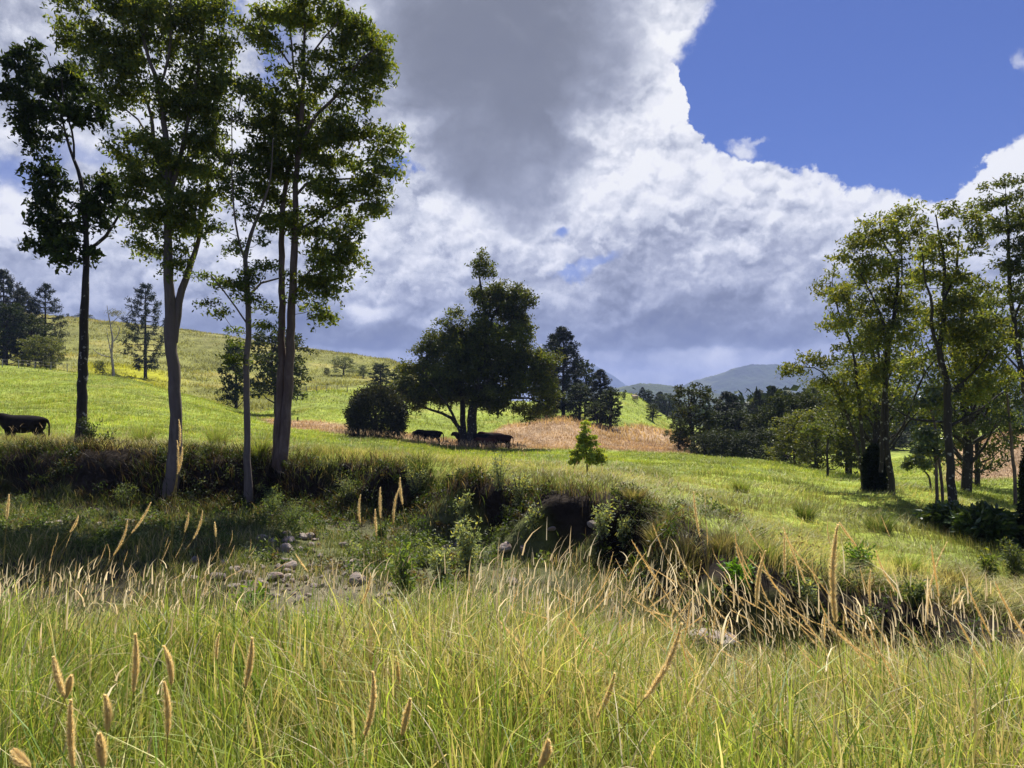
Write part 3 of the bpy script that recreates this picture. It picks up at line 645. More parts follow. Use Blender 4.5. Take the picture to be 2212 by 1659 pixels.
    tree('spreading_tree', 'big spreading dark tree with a tall ragged top shading the cattle in the paddock', 72,
         [[(1018, 958, 34), (1020, 930, 26), (1021, 894, 24), (1028, 850, 20), (1040, 790, 16), (1052, 730, 13), (1046, 664, 9), (1039, 622, 6), (1033, 580, 3)],
          [(1002, 955, 22), (1000, 920, 15), (998, 878, 14), (990, 820, 10), (975, 760, 7), (970, 700, 4)],
          [(1001, 945, 14), (988, 918, 11), (975, 903, 9), (950, 891, 7), (914, 880, 5), (885, 862, 3)], [(985, 912, 8), (972, 880, 7), (950, 850, 5), (920, 800, 4)],
          [(1052, 730, 9), (1066, 680, 8), (1100, 641, 6), (1127, 612, 4)], [(1028, 850, 12), (1080, 800, 9), (1140, 780, 7), (1185, 790, 4)], [(1024, 880, 9), (1080, 860, 7), (1140, 860, 5), (1185, 880, 3)]],
         [(1033, 565, 14, 17, .9), (1052, 585, 16, 14, .8), (1040, 635, 16, 18), (1066, 630, 20, 24), (1090, 650, 28, 26), (1122, 622, 16, 16, .8), (1130, 655, 16, 24), (1100, 690, 36, 26), (1045, 675, 20, 16), (975, 676, 12, 10, .8), (962, 698, 16, 10, .8), (1000, 708, 26, 14), (1060, 720, 46, 26), (1110, 730, 38, 26), (945, 738, 26, 18), (985, 752, 40, 24), (1040, 770, 56, 30), (1110, 780, 50, 30), (922, 768, 22, 16), (1160, 785, 26, 20), (898, 800, 24, 18), (950, 805, 46, 24), (1010, 825, 56, 28), (1080, 825, 56, 28), (1150, 830, 42, 28), (880, 838, 18, 14), (905, 850, 34, 16), (958, 856, 40, 16), (1192, 790, 18, 20, .8), (1192, 850, 22, 22, .8), (1150, 880, 36, 14), (1095, 876, 36, 14), (1125, 902, 22, 6, .7), (1045, 870, 30, 12), (1000, 790, 60, 30), (930, 830, 50, 26), (1060, 860, 50, 18), (890, 860, 24, 12), (990, 850, 50, 18), (1130, 800, 50, 34), (970, 770, 46, 26), (992, 735, 26, 22), (1010, 765, 40, 30), (1185, 888, 18, 8, .7), (920, 880, 20, 6, .7)],
         leaf=(.25, .11), nleaf=85, col=(.066, .088, .021), cr=.95, dens=2.8, depth=1.1, bark=M_BARK_DARK, seed=15, yel=.3, tw=.003, nseg=1.1, flat=.8, droop=.1)
    # right-hand clump
    Yg = (.125, .155, .04)
    tree('broadleaf_tree', 'stout forked tree with a long low limb, tallest trunk in front of the right-hand clump', 26,
         [[(2065, 1128, 24), (2052, 1000, 20), (2048, 930, 20), (2046, 833, 18), (2028, 758, 15), (2038, 700, 12), (2040, 640, 10), (2040, 567, 7), (2029, 511, 5), (2022, 465, 3)],
          [(2040, 642, 8), (2074, 582, 7), (2086, 530, 5), (2097, 488, 3)], [(2028, 758, 10), (2003, 700, 8), (1998, 661, 7), (1975, 620, 5), (1960, 560, 3)],
          [(2056, 918, 9), (2098, 901, 8), (2143, 879, 6), (2183, 853, 5), (2209, 842, 3)], [(2045, 912, 7), (1984, 907, 6), (1955, 888, 4), (1930, 868, 3)], [(2048, 850, 7), (2100, 800, 5), (2120, 760, 4)]],
         [(1988, 470, 26, 14), (2045, 455, 14, 10, .5), (2030, 512, 26, 16), (2060, 560, 26, 18), (2095, 515, 26, 22), (2100, 475, 24, 18), (2080, 600, 26, 20), (2008, 545, 26, 18), (2030, 600, 30, 22), (1990, 620, 26, 20), (2062, 650, 34, 24), (2100, 640, 30, 22), (2050, 710, 34, 22), (2095, 705, 36, 26), (2010, 680, 24, 20), (2120, 770, 36, 24), (2080, 790, 34, 18), (2150, 835, 40, 18), (2105, 850, 30, 14), (2190, 815, 26, 16), (1975, 775, 24, 16, .8), (2085, 740, 30, 16), (2150, 750, 26, 20), (2140, 700, 26, 20)],
         leaf=(.15, .055), nleaf=75, col=Yg, cr=.5, dens=1.7, bark=M_BARK_DARK, seed=21, yel=.25, droop=.2, flat=.75)
    tree('broadleaf_tree', 'yellow-green tree on two bare dark trunks, broadest crown of the right-hand clump', 31,
         [[(1925, 1055, 18), (1914, 950, 15), (1912, 850, 14), (1916, 760, 13), (1930, 690, 10), (1940, 595, 8), (1935, 567, 7), (1909, 526, 4), (1900, 484, 3)],
          [(1903, 1020, 11), (1902, 900, 10), (1905, 800, 9), (1898, 720, 7), (1870, 650, 5), (1838, 602, 3)], [(1920, 965, 6), (1950, 905, 6), (1962, 850, 5), (1976, 800, 4), (2002, 768, 3)], [(1930, 690, 6), (1955, 620, 5), (1962, 540, 4), (1955, 480, 2)]],
         [(1885, 492, 32, 16), (1950, 468, 36, 14), (1850, 530, 34, 16), (1915, 520, 42, 22), (1970, 530, 34, 26), (1835, 572, 40, 16), (1885, 580, 44, 22), (1945, 590, 40, 28), (1855, 628, 42, 22), (1915, 645, 44, 28), (1965, 660, 30, 28), (1885, 695, 40, 22), (1828, 680, 32, 20), (1940, 720, 34, 22), (1865, 750, 36, 18), (1912, 785, 28, 18), (1960, 780, 30, 18, .7), (1880, 820, 34, 20), (1935, 850, 24, 18, .7)],
         leaf=(.16, .06), nleaf=75, col=Yg, cr=.56, dens=1.8, bark=M_BARK_DARK, seed=22, yel=.28, droop=.2, flat=.75)
    tree('leaning_tree', 'slender tree leaning left with a sparse limb reaching towards the mountain', 35,
         [[(1863, 1040, 9), (1850, 960, 8), (1832, 905, 7), (1816, 862, 6), (1790, 822, 4), (1762, 795, 3), (1718, 792, 2)],
          [(1872, 1038, 11), (1862, 940, 10), (1855, 860, 8), (1842, 760, 6), (1815, 690, 4), (1798, 622, 3)]],
         [(1694, 795, 18, 10, .8), (1715, 802, 18, 10, .7), (1738, 768, 26, 10, .8), (1775, 772, 20, 14), (1800, 745, 26, 14), (1782, 605, 22, 14), (1800, 640, 30, 20), (1788, 690, 24, 18), (1830, 615, 24, 16), (1832, 655, 26, 20), (1812, 715, 26, 16), (1838, 800, 34, 20), (1805, 835, 34, 20), (1868, 850, 34, 24), (1832, 880, 34, 22), (1770, 820, 20, 10, .7)],
         leaf=(.17, .065), nleaf=60, col=(.10, .125, .03), cr=.6, dens=1.2, bark=M_BARK_DARK, seed=23, yel=.35)
    tree('broadleaf_tree', 'tall grey-green tree cut off by the right edge, highest crown of the right-hand clump', 32,
         [[(2236, 1080, 18), (2222, 900, 16), (2203, 780, 14), (2190, 690, 11), (2180, 600, 9), (2178, 500, 7), (2172, 420, 4)], [(2190, 690, 7), (2215, 600, 6), (2225, 500, 4), (2220, 420, 3)], [(2203, 800, 6), (2170, 770, 5), (2130, 735, 3)]],
         [(2160, 402, 22, 14), (2200, 400, 24, 18), (2130, 440, 24, 16), (2172, 448, 34, 20), (2215, 470, 34, 30), (2150, 495, 32, 20), (2190, 535, 38, 26), (2148, 575, 34, 18), (2202, 605, 36, 26), (2140, 640, 28, 16), (2190, 665, 38, 22), (2175, 725, 44, 16), (2250, 560, 34, 60), (2260, 450, 36, 50), (2140, 715, 24, 12), (2240, 700, 34, 40)],
         leaf=(.16, .06), nleaf=72, col=(.080, .105, .032), cr=.58, dens=1.8, bark=M_BARK_DARK, seed=24, yel=.2)
    tree('broadleaf_tree', 'thin straight tree with a flat sparse crown beside the tan bank at far right', 42,
         [[(2194, 1056, 9), (2186, 980, 8), (2180, 900, 6), (2175, 850, 4)], [(2184, 960, 4), (2160, 915, 3), (2140, 885, 2)]],
         [(2178, 845, 30, 10), (2140, 875, 26, 10), (2206, 872, 20, 12), (2205, 935, 12, 12, .7), (2165, 905, 20, 8), (2120, 905, 30, 14), (2080, 935, 24, 14)],
         leaf=(.2, .07), nleaf=48, col=(.06, .085, .025), cr=.6, dens=.8, bark=M_BARK_RED, seed=25)
    tree('slender_tree', 'short multi-stemmed tree with large pale leaves beside the stout forked trunk', 27,
         [[(2024, 1088, 9), (2022, 1000, 7), (2016, 960, 5)], [(2036, 1088, 8), (2036, 960, 7), (2032, 880, 5), (2020, 850, 3)], [(2024, 1020, 3), (2005, 975, 2)]],
         [(2012, 948, 28, 10), (1992, 962, 18, 12), (2022, 930, 22, 8), (2005, 978, 18, 8), (2025, 850, 24, 18), (2045, 870, 20, 18), (2000, 870, 18, 14)],
         leaf=(.24, .08), nleaf=42, col=(.11, .15, .06), cr=.4, dens=1.1, bark=M_BARK_RED, seed=26, mat=M_LEAF_GLOSS, yel=.2)
    tree('sapling', 'leaning pale-leaved sapling in the gully left of the stout forked trunk', 36,
         [[(2010, 1038, 5), (1995, 1015, 4), (1980, 995, 2)]], [(1972, 982, 14, 12), (1988, 1006, 18, 10), (1968, 1006, 12, 8), (1985, 975, 8, 8)],
         leaf=(.26, .09), nleaf=45, col=(.10, .14, .055), cr=.4, dens=1.2, bark=M_TWIG, seed=27, mat=M_LEAF_GLOSS)
    tree('broadleaf_tree', 'low bushy tree with drooping foliage at the far right edge of the paddock', 44,
         [[(1788, 1008, 6), (1786, 980, 6), (1790, 940, 4)]], [(1815, 970, 28, 18), (1820, 1000, 26, 14), (1800, 945, 24, 14), (1840, 985, 20, 14), (1780, 920, 26, 16)],
         leaf=(.22, .08), nleaf=55, col=(.06, .082, .022), cr=.6, dens=1.1, bark=M_BARK_DARK, seed=28, yel=.3)
    tree('young_tree', 'small bright green young tree standing alone on the lip of the bank', 23,
         [[(1270, 1042, 5), (1268, 1000, 4), (1266, 960, 3), (1265, 918, 1.5)]],
         [(1266, 922, 7, 10), (1265, 942, 12, 10), (1262, 958, 16, 10), (1272, 965, 16, 10), (1252, 975, 16, 10), (1284, 978, 16, 10), (1245, 992, 12, 8), (1268, 990, 22, 10), (1288, 995, 12, 7), (1240, 1000, 8, 6), (1298, 985, 6, 8), (1258, 940, 8, 12), (1276, 950, 8, 10)],
         leaf=(.085, .034), nleaf=60, col=(.24, .32, .065), cr=.15, dens=1.05, bark=M_TWIG, seed=29, tw=.003, yel=.35, nseg=.3, up=.2)
hero_trees()

# ---- more distant trees: a few prototypes, each with its own trunk and crown, copied with their parts
def proto_broad(seed, h, w, col, nl=3600, ls=.42, mat=None, lift=.3, pads=16):
    rng = np.random.RandomState(seed)
    V, Q = [], []
    tp = smooth_path([[0, 0, -.8, h * .030], [rng.uniform(-.02, .02) * h, 0, h * .25, h * .024], [rng.uniform(-.05, .05) * h, rng.uniform(-.05, .05) * h, h * .6, h * .015], [0, 0, h * .9, h * .004]], h / 12)
    tube(V, Q, tp[:, :3], tp[:, 3], 7, rnd=.15)
    cs = []
    for k in range(pads):
        t = (k + .5) / pads; zz = h * (lift + (1 - lift) * t * .95); rr = w * .5 * math.sqrt(max(.03, 1 - abs(t * 1.55 - .5) ** 1.7 * .8)) * rng.uniform(.55, 1.0)
        a = k * 2.4 + rng.uniform(-.5, .5); c = np.array([math.cos(a) * rr * .75, math.sin(a) * rr * .75, zz])
        cs.append((c, w * rng.uniform(.16, .26)))
        j = int(len(tp) * min(.95, (zz / h) * .75)); b = tp[j, :3]; pth = smooth_path([[*b, h * .010], [*((b + c) / 2 + [0, 0, -.03 * h]), h * .007], [*c, h * .003]], h / 12)
        tube(V, Q, pth[:, :3], pth[:, 3], 5)
    n = nl; K = rng.randint(0, pads, n); o = rng.normal(size=(n, 3)); o /= np.linalg.norm(o, axis=1)[:, None]; o *= (rng.rand(n) ** .4)[:, None]; o[:, 2] *= .62
    sub = rng.normal(size=(pads, 9, 3)); sub /= np.linalg.norm(sub, axis=2)[:, :, None]; sub[:, :, 2] *= .6
    o = sub[K, rng.randint(0, 9, n)] * .72 + o * .42
    P = np.array([c for c, r in cs])[K] + o * np.array([r for c, r in cs])[K][:, None]
    cc = leaf_cols(n, rng, col, .35, .2, rng.uniform(.8, 1.2, pads)[K])
    lv, lq, lc = leaves(P, ls, ls * .5, rng, cc, up=.4)
    return (mesh('trunk', np.concatenate(V), quads=np.concatenate(Q), mats=[M_BARK_DARK], smooth=True), mesh('crown', lv, quads=lq, col=lc, mats=[mat or M_LEAF_DARK]))

def proto_pine(seed, h, w, col, whorls=15, bare=.12, tuft=True, lv_n=26):
    """hoop / bunya pine: straight trunk, whorls of upswept arms ending in dark tufts"""
    rng = np.random.RandomState(seed)
    V, Q = [], []
    tube(V, Q, [[0, 0, -.8], [0, 0, h * .3], [0, 0, h * .7], [0, 0, h]], [h * .022, h * .017, h * .010, h * .002], 7, rnd=.1)
    P, cl, dd = [], [], []
    for k in range(whorls):
        t = k / (whorls - 1); z0 = h * (bare + (1 - bare) * t * .96)
        L = w * .5 * (math.sin(min(1, (1 - t) * 1.25 + .12) * math.pi / 2)) * rng.uniform(.8, 1.1) * (.55 if t < .08 else 1)
        for a in np.arange(7 if t < .8 else 5) * 2 * math.pi / 7 + rng.uniform(0, 6):
            a += rng.uniform(-.25, .25); l = L * rng.uniform(.65, 1.1)
            e = np.array([math.cos(a) * l, math.sin(a) * l, z0 + l * rng.uniform(.0, .34)])
            m = np.array([math.cos(a) * l * .5, math.sin(a) * l * .5, z0 - l * .03])
            tube(V, Q, [[0, 0, z0], m, e], [h * .0035, h * .0025, h * .0012], 4)
            for (c, s) in ((e, 1.0), ((m + e) / 2 + rng.normal(size=3) * .1, .8), (m, .6), ((m + 2 * e) / 3, .8)):
                if s < .7 and t < .9 and rng.rand() < .6: continue
                r = h * .033 * s * rng.uniform(.75, 1.25); n = int(lv_n * s)
                o = rng.normal(size=(n, 3)); o /= np.linalg.norm(o, axis=1)[:, None]; P.append(c + o * r * rng.rand(n, 1) ** .4 * [1, 1, .95]); cl.append(np.full(n, rng.uniform(.7, 1.3))); dd.append(o)
    P = np.concatenate(P); cl = np.concatenate(cl); n = len(P)
    cc = leaf_cols(n, rng, col, .3, .08, cl)
    lv, lq, lc = leaves(P, h * .030, h * .008, rng, cc, up=.1, dirs=np.concatenate(dd))
    return (mesh('trunk', np.concatenate(V), quads=np.concatenate(Q), mats=[M_BARK_DARK], smooth=True), mesh('crown', lv, quads=lq, col=lc, mats=[M_NEEDLE]))

def put(name, protos, px, base, Y, top, label, wide=1.0, cat='tree', group=None, rz=0.0, sink=0.0):
    """copy of a prototype; protos have height 10"""
    p = D(px, base, Y); g0 = gz(p[0], Y); z0 = g0 if base is None else min(p[2], g0 + .0) if sink == 0 else g0
    hgt = (HY - top) / F * Y - g0
    T = empty(name, (p[0], Y, g0)); T.scale = (hgt / 10 * wide, hgt / 10 * wide, hgt / 10); T.rotation_euler = (0, 0, rz)
    tag(T, label, cat, group)
    for me in protos:
        obj(me.name.split('.')[0], me, T)
    return T

DG = (.026, .040, .013)
PB1 = proto_broad(1, 10, 8, (.036, .054, .014)); PB2 = proto_broad(2, 10, 7, (.045, .062, .017), pads=20, lift=.22)
PB3 = proto_broad(3, 10, 6.0, (.03, .047, .015), nl=4200, lift=.12, pads=22)
PBY = proto_broad(4, 10, 8.5, (.085, .105, .022), nl=4200, lift=.08, mat=M_LEAF, pads=22)
PBL = proto_broad(5, 10, 10, (.075, .10, .03), nl=4200, lift=.2, mat=M_LEAF, pads=20)
PTH = proto_broad(7, 10, 6.5, (.07, .095, .026), nl=6500, lift=.3, mat=M_LEAF, pads=30, ls=.24)
PBUSH = proto_broad(6, 10, 12, (.032, .046, .016), nl=3600, lift=.08, pads=22, ls=.6)
PP1 = proto_pine(1, 10, 6.2, (.030, .046, .022)); PP2 = proto_pine(2, 10, 5.2, (.024, .036, .018), whorls=17, bare=.2, lv_n=34)
PP3 = proto_pine(3, 10, 4.6, (.022, .034, .018), whorls=18, bare=.1, lv_n=44)

def far_trees():
    put('bunya_pine', PP1, 314, None or 814, 150, 612, 'lone symmetrical bunya pine on the hillside between the first two trunks', .88, 'tree', rz=.4)
    put('hoop_pine', PP2, 8, 800, 128, 583, 'dark hoop pine at the left edge, highest of the hillside grove', .9, 'tree')
    put('hoop_pine', PP2, 48, 800, 132, 622, 'dark hoop pine between the left-edge pine and the wide-topped pine', .95, 'tree', rz=1)
    put('hoop_pine', PP1, 98, 800, 135, 612, 'wide-topped hoop pine on the right side of the hillside grove', .85, 'tree', rz=2)
    put('broadleaf_tree', PB3, 12, 800, 118, 655, 'dense dark green tree under the left-edge hoop pine', 1.3, rz=.4)
    put('broadleaf_tree', PB1, 62, 800, 122, 680, 'dark broad tree in the middle of the hillside grove at left', 1.1, rz=2.2)
    put('broadleaf_tree', PBY, 75, 800, 114, 725, 'olive wattle with layered foliage in front of the hillside pines', 1.25, rz=1.2)
    put('broadleaf_tree', PBY, 112, 802, 117, 728, 'small olive tree with twisted stems at the right end of the hillside grove', 1.0, rz=3.2)
    put('broadleaf_tree', PB2, -50, 800, 120, 640, 'tall dark tree half cut off by the left edge', 1.0, rz=3.0)
    put('broadleaf_tree', PB2, 598, 882, 97, 713, 'rounded dark olive tree behind the double trunk, casting a pool of shade', 1.3, rz=.6)
    put('broadleaf_tree', PB3, 510, 872, 104, 735, 'smaller dark tree seen left of the slender trunk on the far slope', .9, rz=2.6)
    put('broadleaf_tree', PBL, 743, 823, 205, 770, 'pale green rounded tree on the slope right of the double trunk', 1.6, rz=.5)
    put('shrub', PBUSH, 706, 822, 205, 795, 'small dark bush left of the pale green hillside tree', 1.0, 'bush')
    put('broadleaf_tree', PBL, 785, 826, 200, 788, 'low yellow-green tree right of the pale hillside tree', 1.3, rz=1.5)
    put('broadleaf_tree', PB3, 822, 850, 150, 784, 'brownish green bushy tree just above the round dark bush', 1.8, rz=2.5)
    put('broadleaf_tree', PB3, 868, 860, 140, 788, 'dull green tree between the round bush and the spreading tree', 1.5, rz=.9)
    put('shrub', PBUSH, 180, 692, 326, 679, 'rounded dark bush on the skyline behind the kinked trunk', 2.2, 'bush')
    put('shrub', PBUSH, 156, 693, 326, 683, 'small dark upright bush on the skyline left of the kinked trunk', .7, 'bush', rz=1)
    put('shrub', PBUSH, 147, 693, 326, 678, 'tiny thin tree on the skyline beside the grove', .5, 'bush', rz=2)
    put('shrub', PBUSH, 263, 712, 290, 701, 'low green bush near the skyline behind the dead tree', 1.6, 'bush', rz=2)
    put('shrub', PBL, 216, 817, 138, 780, 'scrubby low tree on thin stems beside the dead tree', .9, 'tree', rz=1)
    put('shrub', PB3, 643, 925, 84, 900, 'small lone green bush in tan grass right of the double trunk', .8, 'bush')
    put('shrub', PBUSH, 733, 944, 80, 928, 'low grey scrubby bush left of the round dark bush', 1.0, 'bush')
    # pines and dark trees right of the spreading tree
    put('hoop_pine', PP3, 1217, 905, 118, 706, 'tallest dark hoop pine right behind the spreading tree', 1.12, rz=.3)
    put('hoop_pine', PP2, 1196, 905, 123, 722, 'dark hoop pine merging with the left side of the tallest pine', 1.0, rz=1.3)
    put('broadleaf_tree', PB1, 1264, 905, 122, 778, 'dark umbrella-topped tree right of the tallest hoop pine', .75, rz=.3)
    put('hoop_pine', PP3, 1297, 915, 112, 798, 'short dark pine with a pointed top above the tan slope', 1.2, rz=2.3)
    put('broadleaf_tree', PB3, 1252, 915, 110, 828, 'dense dark tree directly left of the short pointed pine', 1.4, rz=1.8)
    put('broadleaf_tree', PB3, 1318, 926, 108, 838, 'dense dark tree at the right end of the pine group', 1.2, rz=.8)
    put('broadleaf_tree', PB1, 1290, 930, 106, 868, 'dark green low tree in front of the short pointed pine', 1.5, rz=4)
    put('broadleaf_tree', PB3, 1180, 910, 116, 800, 'dark tree half hidden by the right flank of the spreading tree', 1.1, rz=5)
    put('broadleaf_tree', PB3, 1348, 888, 165, 845, 'small dark tree on the far green spur right of the pines', 1.0, rz=.8)
    put('broadleaf_tree', PB2, 1368, 885, 185, 852, 'little round tree on the far spur beside the small dark tree', 1.2, rz=.1)
    put('hoop_pine', PP3, 1388, 890, 200, 836, 'far pointed pine on the spur beyond the tan grass', 1.3, rz=1.1)
    put('broadleaf_tree', PB3, 1402, 890, 205, 842, 'far dark tree joined to the right side of the spur pine', 1.1, rz=4)
    put('hoop_pine', PP3, 1425, 885, 230, 846, 'second far pine right of the spur pine', 1.4, rz=3)
    put('broadleaf_tree', PB1, 1442, 890, 225, 850, 'far grey-green tree just left of the spreading paddock-edge tree', 1.4, rz=.6)
    put('broadleaf_tree', PB2, 1410, 905, 150, 872, 'low dark tree at the foot of the far spur', 1.5, rz=2.6)
    # belt along the back of the paddock
    put('broadleaf_tree', PB2, 1497, 985, 84, 829, 'large domed dark tree at the back edge of the paddock, left end of the belt', 1.12, rz=.2)
    put('broadleaf_tree', PB1, 1466, 985, 80, 905, 'small open tree with a bent black trunk at the left end of the belt', 1.0, rz=1.2)
    put('hoop_pine', PP3, 1572, 985, 100, 846, 'dark pine with a tufted top rising from the middle of the belt', 1.5, rz=.5)
    put('broadleaf_tree', PB3, 1545, 990, 88, 888, 'dark shaded tree between the domed tree and the belt pine', 1.3, rz=1.9)
    put('broadleaf_tree', PB3, 1600, 990, 86, 884, 'dark shaded tree right of the belt pine', 1.4, rz=2.9)
    put('hoop_pine', PP2, 1637, 985, 120, 843, 'thin bunya pine with a high tuft left of the tall belt trees', .7, rz=.5)
    put('broadleaf_tree', PB2, 1640, 995, 82, 892, 'dark rounded tree under the thin bunya pine', 1.2, rz=3.9)
    put('hoop_pine', PP2, 1670, 985, 118, 834, 'thin bunya pine with a small round tuft against the mountain', .6, rz=1.5)
    put('broadleaf_tree', PB1, 1690, 995, 80, 846, 'tall dark green tree with a broad top in the right half of the belt', .95, rz=4.4)
    put('broadleaf_tree', PB2, 1740, 1000, 78, 842, 'tall dark tree left of the leaning tree at the end of the belt', 1.0, rz=5.4)
    put('broadleaf_tree', PBY, 1715, 1003, 60, 888, 'yellowish green bushy tree in front of the dark belt', 1.25, rz=.4)
    put('broadleaf_tree', PBY, 1765, 1008, 56, 880, 'yellowish open tree beside the leaning tree at the end of the belt', 1.1, rz=2.4)
    put('broadleaf_tree', PBL, 1770, 900, 130, 820, 'pale open tree rising behind the right half of the belt', .8, rz=1.4)
    put('broadleaf_tree', PB3, 1835, 1000, 90, 880, 'dark tree seen behind the trunks left of the ivy-clad shrub', 1.3, rz=.4)
    put('broadleaf_tree', PB2, 2000, 950, 190, 862, 'mid green tree standing in the valley behind the forked trunk', 1.0, rz=.7)
    put('broadleaf_tree', PBL, 2110, 1045, 52, 820, 'olive open tree with a layered crown behind the long low limb', .9, rz=2.0)
    put('broadleaf_tree', PTH, 1895, 1040, 46, 690, 'open olive tree standing behind the two bare dark trunks', .95, rz=.7)
    put('broadleaf_tree', PTH, 2085, 1050, 46, 600, 'tall open tree rising behind the stout forked trunk', .9, rz=3.1)
    put('broadleaf_tree', PTH, 1835, 1030, 50, 790, 'low open tree behind the leaning trunk', 1.1, rz=5.2)
    for k_, (px_, Y_, t_, lb_) in enumerate([(1520, 76, 940, 'dark scrub at the foot of the large domed tree'), (1562, 77, 930, 'dark scrub under the belt pine'), (1610, 75, 935, 'dark scrub right of the belt pine foot'), (1655, 73, 928, 'dark scrub under the tall dark belt trees'), (1700, 70, 925, 'dark scrub behind the yellowish bushy tree'), (1480, 82, 950, 'dark scrub at the left end of the belt')]):
        put('shrub', PBUSH, px_, 990, Y_, t_, lb_, 1.3, 'bush', rz=k_ * 1.7)
    put('shrub', PBUSH, 1930, 955, 130, 922, 'dark rounded bush on the bank behind the two bare trunks', 2.0, 'bush', rz=1)
far_trees()

def dome_bush(name, label, px, base, Y, rx, top, col, nl, ls, mat, seed, lump=.12, cat='bush', gap=0.0, low=-.25):
    rng = np.random.RandomState(seed); p = D(px, base, Y); g0 = gz(p[0], Y)
    T = empty(name, (p[0], Y, g0)); tag(T, label, cat)
    rxm = rx / F * Y; h = (HY - top) / F * Y - g0
    V, Q = [], []
    for k in range(7):
        a = k * .9 + rng.rand(); e = np.array([math.cos(a) * rxm * .6, math.sin(a) * rxm * .6, h * .7])
        tube(V, Q, [[0, 0, -.2], e * [.3, .3, .45], e], [.04 * h, .025 * h, .008 * h], 5)
    obj('stems', mesh('stems', np.concatenate(V), quads=np.concatenate(Q), mats=[M_TWIG], smooth=True), T)
    nc = 220; d = rng.normal(size=(nc, 3)); d /= np.linalg.norm(d, axis=1)[:, None]; d[:, 2] = np.where(d[:, 2] < low, -d[:, 2], d[:, 2])
    rad = (1 + rng.uniform(-lump, lump, nc))[:, None] * .82
    C = d * rad * np.array([rxm, rxm, h * .58]) + np.array([0, 0, h * .42])
    lowk = C[:, 2] < .42 * h
    C[lowk, 2] = rng.uniform(.0, .45, lowk.sum()) * h; dd_ = np.linalg.norm(C[lowk, :2], axis=1)[:, None]; C[lowk, :2] *= np.clip(rxm * rng.uniform(.72, .92, (lowk.sum(), 1)) / (dd_ + .01), .5, 3)
    na = 110; aa = rng.uniform(0, 6.28, na); ra = rxm * rng.uniform(.62, .9, na)
    C = np.concatenate([C, np.stack([np.cos(aa) * ra, np.sin(aa) * ra, rng.uniform(.0, .5, na) * h], 1)]); d = np.concatenate([d, np.stack([np.cos(aa), np.sin(aa), .2 + 0 * aa], 1)]); nc += na; nl = int(nl * 1.35)
    K = rng.randint(0, nc, nl); o = rng.normal(size=(nl, 3)); o /= np.linalg.norm(o, axis=1)[:, None]
    P = C[K] + o * rng.rand(nl, 1) ** .4 * np.array([rxm, rxm, h * .6]) * .26
    P[:, 2] = np.maximum(P[:, 2], .05)
    cc = leaf_cols(nl, rng, col, .3, .15, rng.uniform(.75, 1.25, nc)[K])
    lv, lq, lc = leaves(P, ls, ls * .45, rng, cc, up=.2, dirs=d[K])
    obj('foliage', mesh('foliage', lv, quads=lq, col=lc, mats=[mat]), T)
    return T
dome_bush('round_bush', 'large round dark grey-green bush standing alone in the paddock left of the spreading tree', 815, 950, 67, 64, 834, (.036, .042, .024), 16000, .26, M_LEAF_DARK, 31)
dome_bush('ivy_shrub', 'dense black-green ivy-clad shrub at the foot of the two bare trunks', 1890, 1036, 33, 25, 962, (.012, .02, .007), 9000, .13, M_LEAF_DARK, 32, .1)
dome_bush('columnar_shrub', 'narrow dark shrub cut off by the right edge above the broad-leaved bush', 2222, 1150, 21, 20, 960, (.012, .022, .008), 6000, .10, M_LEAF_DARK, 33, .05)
dome_bush('broadleaf_shrub', 'glossy broad-leaved shrub around the foot of the stout forked trunk', 2050, 1175, 23, 50, 1092, (.05, .085, .02), 2200, .26, M_LEAF_GLOSS, 34, .35)
dome_bush('broadleaf_shrub', 'glossy broad-leaved shrub spreading to the right of the forked trunk foot', 2128, 1195, 21.5, 55, 1098, (.045, .08, .02), 2600, .26, M_LEAF_GLOSS, 35, .35)

def dead_tree():
    Y = 140; p = D(244, 817, Y); T = empty('dead_tree', (p[0], Y, gz(p[0], Y))); org = np.array(T.location)
    tag(T, 'bare grey dead tree with forked limbs left of the lone bunya pine', 'tree')
    def st(nm, pts):
        V, Q = [], []
        a = smooth_path([[*(D(x, y, Y) - org + [0, dy, 0]), w / F * Y / 2] for x, y, w, dy in pts], .7)
        tube(V, Q, a[:, :3], a[:, 3], 6, rnd=.1); o = obj(nm, mesh(nm, np.concatenate(V), quads=np.concatenate(Q), mats=[M_BARK_PALE], smooth=True), T)
    st('trunk', [(245, 822, 9, 0), (244, 795, 6, 0), (241, 765, 5, 0), (243, 735, 4.5, 0), (240, 712, 3, 0), (236, 690, 2.4, 0), (231, 660, 1.2, 0)])
    st('limb', [(242, 770, 3, 0), (232, 755, 2.6, 1), (222, 735, 2, 2), (218, 708, 1, 2)])
    st('limb', [(240, 772, 2.5, 0), (225, 768, 2.2, -1), (212, 755, 1.2, -2)])
    st('limb', [(243, 740, 2.6, 0), (250, 720, 2, 1), (253, 706, 1.6, 1), (247, 700, 1, 1)])
    st('limb', [(238, 700, 2, 0), (246, 686, 1.4, 1), (258, 680, .8, 1)])
    st('limb', [(230, 745, 1.4, 1), (226, 720, .8, 1)])
    rng = np.random.RandomState(4); n = 260
    P = (D(248, 676, Y) - org) + rng.normal(size=(n, 3)) * [.8, .6, .35]
    lv, lq, lc = leaves(P, .3, .15, rng, leaf_cols(n, rng, (.10, .11, .07)))
    obj('leaf_tuft', mesh('leaf_tuft', lv, quads=lq, col=lc, mats=[M_LEAF]), T)
dead_tree()

